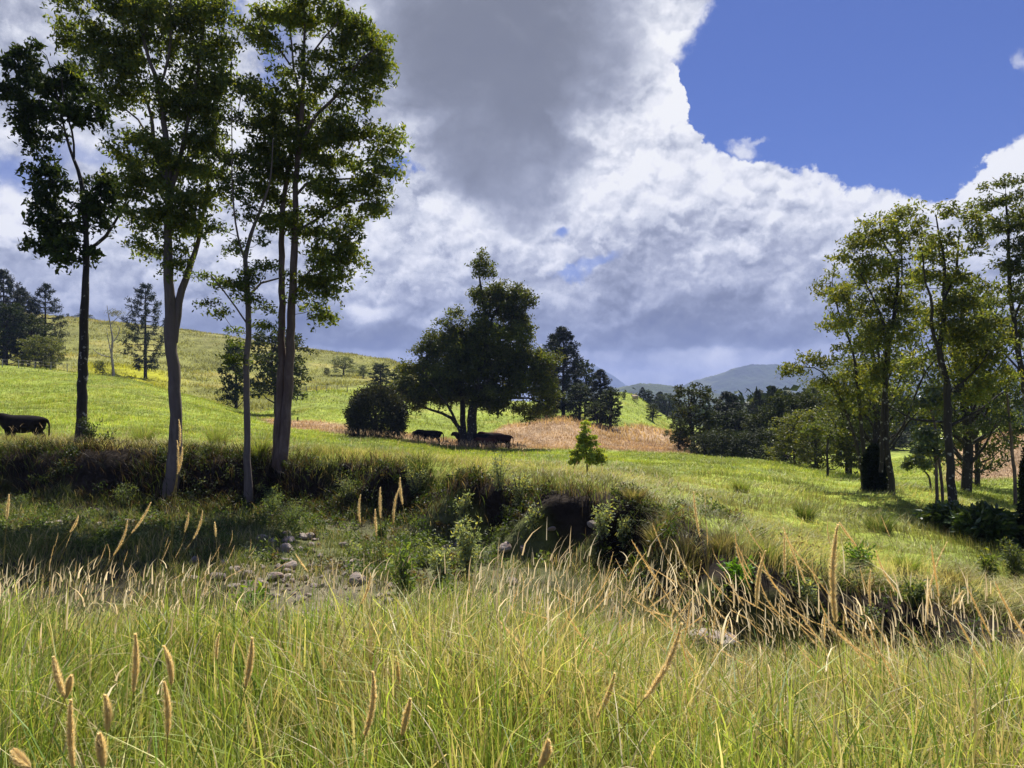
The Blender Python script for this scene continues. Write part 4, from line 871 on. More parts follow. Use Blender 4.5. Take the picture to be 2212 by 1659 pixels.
def far_wood(name, label, pts, seed, col, nt):
    """a far wood read as one mass"""
    rng = np.random.RandomState(seed); P, S, CL = [], [], []
    for k in range(nt):
        a = pts[rng.randint(len(pts))]
        px = rng.uniform(a[0], a[1]); Y = rng.uniform(a[2], a[3]); h = rng.uniform(6, 13) * (1 + (Y > 700) * .4)
        x = (px - CX) / F * Y; z = gz(x, Y); n = 70
        o = rng.normal(size=(n, 3)); o /= np.linalg.norm(o, axis=1)[:, None]; o *= rng.rand(n, 1) ** .3
        P.append(np.array([x, Y, z + h * .52]) + o * [h * .42, h * .42, h * .48]); S.append(np.full(n, h * .16)); CL.append(np.full(n, rng.uniform(.6, 1.35)))
    P = np.concatenate(P); S = np.concatenate(S); CL = np.concatenate(CL)
    lv, lq, lc = leaves(P, S, S * .7, rng, leaf_cols(len(P), rng, col, .3, .1, CL))
    tag(obj(name, mesh(name, lv, quads=lq, col=lc, mats=[M_LEAF_DARK])), label, kind='stuff')
far_wood('far_wood', 'mixed woodland filling the valley beyond the paddock', [(1360, 2300, 260, 420), (1340, 2300, 420, 800), (1340, 2400, 800, 1500), (1560, 2000, 150, 260)], 5, (.035, .052, .018), 900)

# ---------------------------------------------------------------- rocks
def rock_mesh(seed, sub=3):
    import bmesh
    bm = bmesh.new(); bmesh.ops.create_icosphere(bm, subdivisions=sub, radius=1)
    rng = np.random.RandomState(seed); cuts = rng.normal(size=(9, 3)); cuts /= np.linalg.norm(cuts, axis=1)[:, None]; dd = rng.uniform(.42, .8, 9)
    for v in bm.verts:
        c = np.array(v.co)
        for n_, d_ in zip(cuts, dd):
            k = c @ n_ - d_
            if k > 0: c = c - n_ * k * .85
        c = c * (1 + .10 * (vnoise(np.array([c[0] * 3 + seed]), np.array([c[1] * 3 + c[2] * 4]))[0] - .5))
        v.co = c
    me = bpy.data.meshes.new('rock'); bm.to_mesh(me); bm.free(); me.materials.append(M_ROCK)
    me.polygons.foreach_set('use_smooth', [True] * len(me.polygons)); return me
def _rock(g, out):
    tc = g.new('ShaderNodeTexCoord').outputs['Object']; oi = g.new('ShaderNodeObjectInfo').outputs['Random']
    n = g.noise(tc, 2.5, 8, .7, .4).outputs['Fac']; n2 = g.noise(tc, 1.1, 3, .5).outputs['Fac']
    c = g.ramp(n, [(.3, (.10, .08, .065, 1)), (.5, (.30, .25, .21, 1)), (.72, (.50, .44, .38, 1))])
    c = g.mix(g.rng(n2, .45, .65), c, (.32, .22, .17, 1)); c = g.vm('SCALE', c, scale=g.rng(oi, 0, 1, .7, 1.25, smooth=False))
    p = g.new('ShaderNodeBsdfPrincipled'); g.put(p.inputs['Base Color'], c); p.inputs['Roughness'].default_value = .85
    bp = g.new('ShaderNodeBump'); bp.inputs['Strength'].default_value = .8; bp.inputs['Distance'].default_value = .08
    g.put(bp.inputs['Height'], n); g.l.new(bp.outputs[0], p.inputs['Normal']); g.l.new(p.outputs[0], out.inputs[0])
M_ROCK = material('river_rock', _rock)
ROCKS = [rock_mesh(s) for s in range(6)]
ROCKS_S = [rock_mesh(s + 20, 2) for s in range(4)]
def creek_Y(px, v):
    """where the sight line through (px, v) meets the ground"""
    Y = np.linspace(7.5, 60, 2000); x = (px - CX) / F * Y
    ok = np.where(ground_z(x, Y) >= (HY - v) / F * Y)[0]
    return float(Y[ok[0]]) if len(ok) else 20.0
def rock(px, v, w, h, label, group=None, seed=0, small=False, name='creek_rock', cat='rock'):
    Y = creek_Y(px, v); x = (px - CX) / F * Y; r = w / F * Y / 2; hh = h / F * Y / 2
    rng = random.Random(seed * 77 + int(px))
    o = obj(name, (ROCKS_S if small else ROCKS)[seed % (4 if small else 6)]); o.location = (x, Y, gz(x, Y) + hh * .22)
    o.scale = (r, r * rng.uniform(.7, 1.1), hh); o.rotation_euler = (rng.uniform(-.25, .25), rng.uniform(-.2, .2), rng.uniform(0, 6.28))
    tag(o, label, cat, group); return o
for i, (px, v, w, h, lb) in enumerate([
    (1545, 1392, 150, 56, 'large flat pale boulder half buried in grass at the foot of the right bank'),
    (2070, 1478, 120, 66, 'big pale rough boulder behind the grass near the right edge'),
    (1960, 1450, 70, 30, 'flat pale rock just left of the big rough boulder near the right edge'),
    (620, 1190, 44, 26, 'pale angular boulder, highest of the rocks below the slender tree'),
    (655, 1160, 30, 16, 'small pinkish rock above the highest pale boulder'),
    (532, 1215, 36, 34, 'round grey boulder in shade left of the pale angular rocks'),
    (618, 1212, 28, 12, 'low white stone under the highest pale boulder'),
    (592, 1250, 44, 30, 'pale pitted rock at the middle of the rock pile'),
    (535, 1245, 36, 26, 'whitish rock in the sun directly below the round grey boulder'),
    (790, 1196, 36, 12, 'flat white rock lying in short grass at centre left'),
    (773, 1262, 42, 46, 'upright mottled boulder in the grass at centre left'),
    (865, 1268, 26, 22, 'grey rock at the foot of the pale-leaved shrubs'),
    (940, 1255, 22, 16, 'orange-tinted rock beside the pale-leaved shrubs'),
    (905, 1332, 40, 20, 'curved pale rock in the front of the creek bed left of centre'),
    (985, 1335, 34, 22, 'pale rock behind the seed heads at centre'),
    (1105, 1262, 40, 22, 'dark-sided rock in front of the undercut bank'),
    (1090, 1190, 34, 34, 'grey boulder in deep shade under the bank, left of a matching one'),
    (1130, 1188, 22, 24, 'smaller grey boulder in deep shade right under the bank'),
    (470, 1252, 36, 28, 'brown rounded boulder in the shaded creek bed at left'),
    (505, 1270, 30, 22, 'tan boulder right of the brown one in the shaded creek bed'),
    (450, 1290, 26, 22, 'dark rock behind the tall grass in the shaded creek bed'),
    (145, 1120, 16, 12, 'small grey stone in the dark bank foot at far left'),
    (65, 1110, 14, 11, 'small grey stone near the left edge at the foot of the bank'),
    (1280, 1135, 26, 22, 'reddish stone set in the dark undercut bank face'),
    (1190, 1150, 24, 12, 'flat reddish stone low in the dark undercut bank face'),
    (840, 1300, 34, 20, 'low brown rock in the middle of the creek bed'),
    (1180, 1320, 34, 18, 'pale flat rock hidden among seed heads right of centre')]):
    rock(px, v, w, h, lb, None, i, name='boulder')
rr = random.Random(5)
cnt = 0
for (x0, x1, y0, y1, n) in [(560, 700, 1150, 1230, 34), (540, 690, 1235, 1300, 36), (555, 720, 1318, 1352, 44), (730, 960, 1290, 1350, 30), (640, 1000, 1160, 1330, 50), (400, 540, 1210, 1300, 20), (960, 1180, 1290, 1350, 22), (20, 330, 1105, 1140, 16), (700, 1000, 1180, 1290, 18)]:
    for k in range(n):
        w = rr.uniform(8, 24); big = rr.random() < .2
        rock(rr.uniform(x0, x1), rr.uniform(y0, y1), w * (1.6 if big else 1), w * rr.uniform(.55, .8) * (1.5 if big else 1), 'small rounded pale stone in the dry creek bed', 'small stones in the creek bed', cnt, True, 'creek_stone', 'stone'); cnt += 1

# ---------------------------------------------------------------- cattle
def coat(name, a, b_):
    def b(g, out):
        tc = g.new('ShaderNodeTexCoord').outputs['Object']; n = g.noise(tc, 3, 5, .6).outputs['Fac']
        c = g.mix(g.rng(n, .35, .65), a, b_)
        p = g.new('ShaderNodeBsdfPrincipled'); g.put(p.inputs['Base Color'], c); p.inputs['Roughness'].default_value = .9; p.inputs['Specular IOR Level'].default_value = .1; g.l.new(p.outputs[0], out.inputs[0])
    return material(name, b)
M_BLACK = coat('black_coat', (.006, .005, .005, 1), (.014, .010, .009, 1)); M_BROWN = coat('brown_coat', (.030, .010, .006, 1), (.055, .018, .010, 1)); M_RED = coat('red_coat', (.06, .018, .010, 1), (.10, .035, .02, 1))
def cow_mesh(name, mat, graze=0.0, turn=0.0, lying=False):
    N = []; E = []; Rr = []
    def add(p, r, par=None):
        N.append(p); Rr.append(r if isinstance(r, tuple) else (r, r)); i = len(N) - 1
        if par is not None: E.append((par, i))
        return i
    s = -.55 if lying else 0
    pel = add((-.62, 0, 1.08 + s), (.36, .36)); rump = add((-.88, 0, 1.08 + s), (.26, .30), pel)
    loin = add((-.2, 0, 1.00 + s), (.36, .40), pel); rib = add((.2, 0, .98 + s), (.38, .42), loin); ch = add((.55, 0, 1.02 + s), (.32, .40), rib)
    nb = add((.82, 0, 1.16 + s - .15 * graze), (.22, .30), ch); ty = math.sin(turn); tx = math.cos(turn)
    hz = 1.38 - .95 * graze + s
    nk = add((.80 + .2 * tx, .25 * ty, (1.16 + hz) / 2 + .06 + s * .5), (.17, .23), nb)
    hd = add((.82 + .40 * tx, .40 * ty, hz), (.13, .15), nk); mz = add((.82 + .60 * tx, .60 * ty, hz - .18), (.10, .11), hd); add((.82 + .68 * tx, .68 * ty, hz - .27), (.085, .085), mz)
    for sd in (-1, 1):
        e = add((.82 + .46 * tx - sd * .14 * ty, .46 * ty + sd * .14 * tx, hz + .06), .04, hd); add((.82 + .42 * tx - sd * .32 * ty, .42 * ty + sd * .32 * tx, hz + .03), .03, e)
        if not lying:
            a = add((.56, sd * .19, .78), (.12, .14), ch); a = add((.60, sd * .19, .50), .07, a); a = add((.58, sd * .19, .26), .05, a); add((.60, sd * .19, .04), .06, a)
            a = add((-.72, sd * .19, .86), (.14, .20), pel); a = add((-.60, sd * .2, .68), .10, a); a = add((-.86, sd * .19, .46), .06, a); a = add((-.82, sd * .19, .22), .045, a); add((-.80, sd * .19, .04), .06, a)
        else:
            a = add((.70, sd * .25, .30), (.12, .12), ch); add((.95, sd * .28, .12), .06, a); a = add((-.5, sd * .34, .30), (.18, .2), pel); add((-.15, sd * .42, .12), .07, a)
    t = add((-1.12, 0, 1.22 + s), .05, rump); t = add((-1.20, 0, .95 + s * .6), .03, t); t = add((-1.20, 0, .6 + s * .3), .028, t); add((-1.2, 0, max(.1, .38 + s * .3)), .045, t)
    me = bpy.data.meshes.new('tmp'); me.from_pydata(N, E, []); o = bpy.data.objects.new('tmp', me); COL.objects.link(o)
    md = o.modifiers.new('skin', 'SKIN'); md.use_smooth_shade = True; md.branch_smoothing = .6
    for i, v in enumerate(me.skin_vertices[0].data): v.radius = (Rr[i][0] * 1.4, Rr[i][1] * 1.4)
    me.skin_vertices[0].data[0].use_root = True
    o.modifiers.new('sub', 'SUBSURF').levels = 1; o.modifiers['sub'].render_levels = 1
    bpy.context.view_layer.update(); dg = bpy.context.evaluated_depsgraph_get()
    res = bpy.data.meshes.new_from_object(o.evaluated_get(dg)); res.name = name; bpy.data.objects.remove(o)
    res.materials.clear(); res.materials.append(mat)
    return res
def cow(px, Y, heading, mat, label, sc=1.0, name='cow', **kw):
    x = (px - CX) / F * Y; o = obj(name, cow_mesh(name, mat, **kw)); o.location = (x, Y, gz(x, Y) - .10); o.rotation_euler = (0, 0, heading); o.scale = (sc,) * 3
    tag(o, label, 'cow', 'cattle in the paddock'); return o
PI = math.pi
cow(50, 33.5, PI, M_BLACK, 'large black cow standing side-on at the left edge by the dark trunk', .98)
cow(930, 70, PI, M_BLACK, 'black cow standing side-on left of the spreading tree', 1.02, turn=.5)
cow(898, 71.5, -PI / 2 + .3, M_BROWN, 'small brown calf facing the camera beside the side-on black cow', .78, name='calf')
cow(1004, 73.5, PI - .35, M_BLACK, 'black cow with only its head showing left of the tree trunk', 1.0)
cow(1046, 71.5, PI - .15, M_BLACK, 'black cow just right of the tree trunk, head behind it', 1.0)
cow(1063, 73.8, PI, M_BROWN, 'dark brown cow behind the black cow right of the trunk', 1.05)
cow(1052, 69.6, PI, M_RED, 'reddish calf in the grass in front of the cattle right of the trunk', .8, name='calf')
cow(1082, 71, PI + .3, M_BROWN, 'dark brown cow with its rump to the right, rightmost under the tree', 1.02, graze=.3)
cow(1076, 73, PI - .1, M_BLACK, 'black-brown cow between the rightmost cow and the trunk', .98)
cow(1372, 168, PI * .6, coat('pale_coat', (.4, .3, .22, 1), (.5, .4, .3, 1)), 'tiny pale cow on the far green spur beyond the pines', 1.1)

# ---------------------------------------------------------------- fence far left
def fence():
    def post_wire(name, label, pts, Y0s, ph=1.15):
        T = None; org = None; P = []
        for (px, Y) in zip(pts, Y0s):
            x = (px - CX) / F * Y; P.append(np.array([x, Y, gz(x, Y)]))
        T = empty(name, P[0]); org = P[0]; tag(T, label, 'fence')
        for p in P:
            V, Q = [], []; tube(V, Q, [p - org - [0, 0, .2], p - org + [0, 0, ph * .6], p - org + [0.02, 0, ph]], [.075, .07, .065], 6)
            obj('post', mesh('post', np.concatenate(V), quads=np.concatenate(Q), mats=[M_BARK_PALE]), T)
        for k in range(2):
            V, Q = [], []; q = [p - org + [0, 0, ph * (.55 + .38 * k)] for p in P]; tube(V, Q, q, [.012] * len(q), 4)
            obj('wire', mesh('wire', np.concatenate(V), quads=np.concatenate(Q), mats=[M_BARK_PALE]), T)
    post_wire('wire_fence', 'low post and wire fence below the hillside grove at left', [-30, 5, 40, 75, 110, 145, 175], [100, 102, 104, 106, 108, 109, 110])
    post_wire('wire_fence', 'post and wire fence across the green slope above the round bush', [640, 662, 684, 706, 728, 750, 772, 794, 816, 838, 860], [128, 129, 130, 132, 134, 136, 138, 140, 142, 144, 146])
fence()

# ---------------------------------------------------------------- grasses
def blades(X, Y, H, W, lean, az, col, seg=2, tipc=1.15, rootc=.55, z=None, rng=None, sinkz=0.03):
    n = len(X); z0 = ground_z(X, Y) if z is None else z
    t = np.linspace(0, 1, seg + 1)
    ca, sa = np.cos(az), np.sin(az)
    face = az + rng.uniform(-1.3, 1.3, n) + math.pi / 2
    fx, fy = np.cos(face), np.sin(face)
    V = np.zeros((n, 2 * seg + 1, 3), np.float32); C = np.zeros((n, 2 * seg + 1, 3), np.float32)
    for i, tt in enumerate(t):
        off = lean * H * tt ** 1.8; up = H * (tt - .22 * lean * tt ** 2.5)
        px = X + ca * off; py = Y + sa * off; pz = z0 + up - sinkz
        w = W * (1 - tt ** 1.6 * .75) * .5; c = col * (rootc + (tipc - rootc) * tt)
        if i < seg:
            V[:, 2 * i] = np.stack([px - fx * w, py - fy * w, pz], 1); V[:, 2 * i + 1] = np.stack([px + fx * w, py + fy * w, pz], 1)
            C[:, 2 * i] = c; C[:, 2 * i + 1] = c
        else:
            V[:, 2 * i] = np.stack([px, py, pz], 1); C[:, 2 * i] = c
    m = 2 * seg + 1; o = (np.arange(n) * m)[:, None]
    q = [np.concatenate([o + 2 * i, o + 2 * i + 1, o + 2 * i + 3, o + 2 * i + 2], 1) for i in range(seg - 1)]
    tr = np.concatenate([o + 2 * seg - 2, o + 2 * seg - 1, o + 2 * seg], 1)
    return V.reshape(-1, 3), (np.concatenate(q) if q else np.zeros((0, 4), int)), tr, C.reshape(-1, 3)

class Acc:
    def __init__(s): s.V, s.Q, s.T, s.C, s.n = [], [], [], [], 0
    def add(s, V, Q, T, C):
        s.V.append(V); s.Q.append(Q + s.n); s.T.append(T + s.n); s.C.append(C); s.n += len(V)
    def make(s, name, label, mat):
        me = mesh(name, np.concatenate(s.V), np.concatenate(s.Q), np.concatenate(s.T), np.concatenate(s.C), [mat])
        return tag(obj(name, me), label, kind='stuff')

def scatter(n, Y0, Y1, rng, px0=-120, px1=2330, power=1.0):
    """points spread over the sector in view; power 1 = even per square metre"""
    u = rng.rand(n); Y = (Y0 ** (power + 1) + u * (Y1 ** (power + 1) - Y0 ** (power + 1))) ** (1 / (power + 1)) if power != -1 else Y0 * (Y1 / Y0) ** u
    px = rng.uniform(px0, px1, n); return (px - CX) / F * Y, Y, px

def pick(rng, n, pal, w):
    pal = np.array(pal); i = rng.choice(len(pal), n, p=np.array(w) / sum(w)); return pal[i] * rng.uniform(.7, 1.3, (n, 1))

GREENS = [(.33, .42, .08), (.44, .50, .12), (.17, .27, .05), (.56, .54, .20), (.66, .58, .33)]
def near_grass():
    rng = np.random.RandomState(50); A = Acc()
    for (n, Y0, Y1, hm, wm, seg) in [(17000, .9, 2.6, .78, .0055, 5), (48000, 2.4, 6.2, .86, .006, 4), (42000, 5.6, 9.4, .72, .0075, 3)]:
        X, Y, px = scatter(n, Y0, Y1, rng, -250, 2460, .5 if Y0 > 1 else 0)
        cl = fbm(X * 1.6, Y * 1.6, 3); cl2 = fbm(X * .6 + 30, Y * .6, 3)
        keep = rng.rand(n) < np.clip(.75 + cl * 2.4, .2, 1); X, Y, px, cl, cl2 = X[keep], Y[keep], px[keep], cl[keep], cl2[keep]; n = len(X)
        edge = np.interp(px, [0, 500, 560, 900, 1000, 1500, 2212], [9.3, 8.2, 7.0, 7.0, 7.6, 7.4, 8.2]); k2 = Y < edge + rng.normal(size=n) * .7 - .3 + 3 * cl; H_e = np.clip((edge + .6 - Y) / 2.2, .35, 1)[k2]
        X, Y, px, cl, cl2 = X[k2], Y[k2], px[k2], cl[k2], cl2[k2]; n = len(X)
        gap = np.maximum(np.exp(-((px - 1545) / 75) ** 2) * sstep(Y, 4.6, 5.4), np.exp(-((px - 2040) / 95) ** 2) * sstep(Y, 3.9, 4.7))
        k3 = rng.rand(n) > gap * .8; X, Y, px, cl, cl2, gap, H_e = X[k3], Y[k3], px[k3], cl[k3], cl2[k3], gap[k3], H_e[k3]; n = len(X); H_e = H_e * (1 - .5 * gap) * (1 - .22 * sstep(Y, 3.5, 5.5) * (px < 950))
        H = hm * rng.uniform(.45, 1.25, n) * (1 + cl * .9) * (1 - (1 - np.interp(px, [950, 1400, 2212], [1, .52, .54])) * sstep(Y, 2.2, 3.8)) * np.interp(Y, [1, 2.5, 4.5, 6.5, 9], [.90, .92, .78, .62, .5]) * H_e
        dry = sstep(cl2 + .25 * sstep(px, 900, 1500) * sstep(Y, 3.5, 6) + .12 * sstep(Y, 3, 6), -.02, .2)
        c = pick(rng, n, GREENS, [6, 3, 6, 1.5, .6]); cd = pick(rng, n, [(.54, .45, .25), (.44, .34, .17), (.34, .33, .12)], [4, 3, 3])
        isd = (rng.rand(n) < .18 + .45 * dry)[:, None]; c = np.where(isd, cd, c)
        lean = np.abs(rng.normal(size=n)) * .34 + .04; az = rng.uniform(0, 2 * PI, n)
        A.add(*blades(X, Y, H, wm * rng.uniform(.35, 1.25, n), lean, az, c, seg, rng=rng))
    for (n, Y0, Y1, hm, wm) in [(34000, 1.0, 2.8, .62, .0075), (95000, 2.6, 6.4, .66, .009), (50000, 6.0, 9.0, .46, .011)]:   # leaves carried on the stems
        X, Y, px = scatter(n, Y0, Y1, rng, -250, 2460, .6)
        cl = fbm(X * 1.6, Y * 1.6, 3); cl2 = fbm(X * .6 + 30, Y * .6, 3)
        edge = np.interp(px, [0, 500, 560, 900, 1000, 1500, 2212], [9.0, 8.0, 6.8, 6.8, 7.4, 7.2, 8.0])
        k = (rng.rand(n) < np.clip(.7 + cl * 2.6, .1, 1)) & (Y < edge); X, Y, px, cl, cl2 = X[k], Y[k], px[k], cl[k], cl2[k]; n = len(X)
        gap = np.maximum(np.exp(-((px - 1545) / 75) ** 2) * sstep(Y, 4.6, 5.4), np.exp(-((px - 2040) / 95) ** 2) * sstep(Y, 3.9, 4.7))
        k = rng.rand(n) > gap * .85; X, Y, px, cl, cl2 = X[k], Y[k], px[k], cl[k], cl2[k]; n = len(X)
        rt = 1 - (1 - np.interp(px, [950, 1400, 2212], [1, .52, .54])) * sstep(Y, 2.2, 3.8)
        rt = rt * (1 - .22 * sstep(Y, 3.5, 5.5) * (px < 950))
        z = ground_z(X, Y) + hm * (1 + cl * .8) * rt * rng.rand(n) ** .8 * np.interp(Y, [1, 4.5, 6.5], [1, .95, .8])
        L = rng.uniform(.14, .42, n); dry = sstep(cl2 + .25 * sstep(px, 900, 1500) * sstep(Y, 3.5, 6) + .12 * sstep(Y, 3, 6), -.02, .2)
        c = pick(rng, n, GREENS, [6, 4, 5, 2, .8]) * (1 + .8 * cl[:, None]); cd = pick(rng, n, [(.66, .56, .34), (.54, .44, .24), (.42, .42, .16)], [4, 3, 3])
        c = np.where((rng.rand(n) < .16 + .45 * dry)[:, None], cd, c)
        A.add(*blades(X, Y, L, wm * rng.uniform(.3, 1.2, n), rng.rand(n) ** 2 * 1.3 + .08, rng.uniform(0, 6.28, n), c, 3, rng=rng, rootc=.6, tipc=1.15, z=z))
    A.make('tall_grass', 'tall green and straw meadow grass on the near bank', M_GRASS)
near_grass()

def creek_grass():
    rng = np.random.RandomState(51); A = Acc()
    # creek bed: tufted low weeds
    n = 120000; X, Y, px = scatter(n, 8.6, 27, rng, -150, 2360); f_ = foot(X, Y)
    cl = fbm(X * .9, Y * .9, 4); k = (Y < f_ + .3) & (rng.rand(n) < np.clip(np.interp(px, [0, 430, 560, 1000, 1300, 1500], [.9, .8, .45, .5, .8, .4]) + cl * 3.0, .02, 1)); X, Y, px, cl = X[k], Y[k], px[k], cl[k]; n = len(X)
    H = rng.uniform(.12, .42, n) * (1 + cl * 1.5) * np.interp(px, [0, 450, 600, 1300, 1500, 1800], [1.25, 1.1, .8, .8, .5, .45])
    c = pick(rng, n, [(.15, .20, .05), (.22, .25, .07), (.11, .15, .035), (.46, .39, .22)], [4, 4, 3, 3.5])
    A.add(*blades(X, Y, H, .013 * rng.uniform(.6, 1.5, n), rng.uniform(.1, .8, n), rng.uniform(0, 6.28, n), c, 2, rng=rng))
    A.make('creek_grass', 'low weedy grass tufts among the stones of the creek bed', M_GRASS)
    # bank face: dark ferns, hanging dry grass
    A = Acc(); n = 150000; X, Y, px = scatter(n, 11, 31, rng, -150, 2360); f_, l_ = foot(X, Y), lip(X, Y)
    cl = fbm(X * .8 + 7, Y * .8, 4); cl2 = fbm(X * .35 + 70, Y * .3, 3)
    inb = (Y > f_ - .6) & (Y < l_ + .9)
    hollow = np.maximum(np.exp(-((px - 1180) / 170) ** 2), sstep(px, 1430, 1560)) * (Y < l_ - .35)
    k = inb & (rng.rand(n) < np.clip(.55 + cl * 2.2 - hollow * .95, .02, 1)); X, Y, px, cl, cl2 = X[k], Y[k], px[k], cl[k], cl2[k]; n = len(X); f_, l_ = foot(X, Y), lip(X, Y)
    up = np.clip((Y - f_) / (l_ - f_), 0, 1)
    green = rng.rand(n) < .35 + .3 * sstep(px, 1250, 1550) + .35 * np.clip(cl2 * 4, -.5, .5)
    c = np.where(green[:, None], pick(rng, n, [(.08, .12, .025), (.15, .19, .045), (.04, .065, .015)], [4, 2.5, 4]), pick(rng, n, [(.10, .072, .04), (.055, .038, .024), (.24, .18, .09)], [4, 5, 1.5]))
    c *= np.interp(px, [0, 650, 800, 1400], [.7, .75, .95, 1.1])[:, None]  # tree shade put into the blade colour, darker towards the left
    H = rng.uniform(.15, .6, n) * (1 + cl * .8) * np.interp(px, [1300, 1500, 2300], [1, .85, .8])
    az = -PI / 2 + rng.normal(size=n) * .8
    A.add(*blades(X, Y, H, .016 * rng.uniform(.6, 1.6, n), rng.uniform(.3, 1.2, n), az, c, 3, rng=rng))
    A.make('bank_grass', 'rank dark grass and dry thatch hanging on the creek bank', M_GRASS)
creek_grass()

def paddock_grass():
    rng = np.random.RandomState(52); A = Acc()
    n = 300000; X, Y, px = scatter(n, 12.5, 100, rng, -120, 2330, -.15); l_ = lip(X, Y)
    k = (Y > l_ - .2); X, Y, px = X[k], Y[k], px[k]; n = len(X)
    bed, bank, tan, hill, yel = zones(X, Y)
    cl = fbm(X * .7, Y * .5, 4); cl2 = fbm(X * .15 + 3, Y * .15, 3); l_ = lip(X, Y)
    lipb = 1 - sstep(Y, l_ + .5, l_ + 5)
    H = (rng.uniform(.14, .40, n) * (1 + cl * 1.5) + lipb * rng.uniform(0, .3, n)) * np.interp(Y, [15, 30, 60, 100], [1, 1, .9, .8])
    H *= np.where((px > 1650) & (Y < 30), 1.1, 1)
    c = pick(rng, n, [(.26, .345, .045), (.35, .39, .07), (.18, .26, .03), (.42, .40, .12)], [5, 4, 3, 1.5]) * (1 + cl2[:, None] * .8)
    nr_ = (1 - sstep(Y, 24, 46))[:, None]; c = c * (1 - nr_) + c * np.array([1.0, .86, 1.6]) * nr_
    drym = (rng.rand(n) < .06 + .35 * lipb + .5 * np.clip(cl2 * 6 + .25, 0, 1) * (Y < 40))[:, None]
    c = np.where(drym, pick(rng, n, [(.44, .38, .20), (.34, .28, .12), (.46, .44, .22)], [3, 3, 3]), c)
    tn = (rng.rand(n) < tan * 1.2)[:, None]
    c = np.where(tn, pick(rng, n, [(.48, .33, .22), (.38, .25, .17), (.26, .165, .12)], [4, 3, 2]) * (1 + fbm(X * .25, Y * .25, 3)[:, None] * .9), c)
    H = np.where(tn[:, 0], H * 1.35, H)
    W = .008 * (Y / 18) ** .75 * rng.uniform(.6, 1.5, n) * 1.5
    lean = np.where(Y < 45, rng.uniform(.2, 1.7, n) * (1 + 2 * fbm(X * .5 + 50, Y * .5, 2)), rng.uniform(.1, 1.1, n)); az = rng.normal(size=n) * .8 + .2 + 9 * fbm(X * .25 + 11, Y * .25, 2)
    c = c * (1 + np.clip(fbm(X * 1.1 + 5, Y * .9, 3) * 1.6, -.55, .5) * (1 - sstep(Y, 40, 90)))[:, None]
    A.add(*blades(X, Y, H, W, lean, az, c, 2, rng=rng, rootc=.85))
    A.make('pasture_grass', 'lush green pasture grass with a strip of tan grass behind', M_GRASS)
    # far slopes: coarse tufts so the hills are not bare sheets
    A = Acc(); n = 150000; X, Y, px = scatter(n, 95, 340, rng, -120, 1500, .2)
    bed, bank, tan, hill, yel = zones(X, Y); cl = fbm(X * .12, Y * .12, 4)
    k = rng.rand(n) < np.clip(.55 + cl * 2.5, .1, 1); X, Y, px, cl, hill, yel, tan = X[k], Y[k], px[k], cl[k], hill[k], yel[k], tan[k]; n = len(X)
    c = zone_color(X, Y) * rng.uniform(.7, 1.5, (n, 1)) * 1.15
    H = rng.uniform(.2, .55, n) * (1 + hill * .7 + tan * .9) * (1 + cl)
    A.add(*blades(X, Y, H, .10 * (Y / 100) * rng.uniform(.6, 1.5, n), rng.uniform(.2, .9, n), rng.uniform(0, 6.28, n), c, 1, rng=rng, rootc=.8))
    A.make('hillside_grass', 'coarse grass tufts on the far slopes', M_GRASS)
paddock_grass()

# leafy weeds on the bank: stuff between the named shrubs
def bank_weeds():
    rng = np.random.RandomState(53); n = 6500
    X, Y, px = scatter(n, 10.5, 29, rng, -100, 2320); f_, l_ = foot(X, Y), lip(X, Y)
    cl = fbm(X * .7 + 90, Y * .7, 3); k = (Y > f_ - 2.5 - 5 * (px < 1000)) & (Y < l_ + .4 + 4.5 * np.exp(-((px - 1540) / 190) ** 2)) & (rng.rand(n) < np.clip(np.interp(px, [0, 600, 1000, 1100, 1300, 1450, 2200], [.65, .5, .4, .15, .25, .4, .35]) + cl * 3, 0, 1)); X, Y, px = X[k], Y[k], px[k]; n = len(X); Z = ground_z(X, Y)
    m = 46; K = np.repeat(np.arange(n), m); o = rng.normal(size=(n * m, 3)); o /= np.linalg.norm(o, axis=1)[:, None]; o *= rng.rand(n * m, 1) ** .5
    sz = rng.uniform(.12, .36, n)[K][:, None]
    P = np.stack([X, Y, Z], 1)[K] + np.array([0, -.1, .12]) + o * sz * [1, 1, .9]
    pal = np.array([(.06, .10, .02), (.12, .17, .045), (.09, .12, .04), (.24, .29, .14), (.13, .10, .05)]); ci = rng.choice(5, n, p=[.33, .25, .2, .1, .12])
    face_shade = np.where((Y > f_[k] - .4) & (px < 1420), .5, 1.0)   # shade of the bank face put into the leaf colours
    cc = pal[ci][K] * rng.uniform(.7, 1.3, (n * m, 1)) * face_shade[K][:, None]
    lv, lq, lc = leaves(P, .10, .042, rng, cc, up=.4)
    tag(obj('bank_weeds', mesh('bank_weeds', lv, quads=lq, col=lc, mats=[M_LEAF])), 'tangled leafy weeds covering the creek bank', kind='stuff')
bank_weeds()

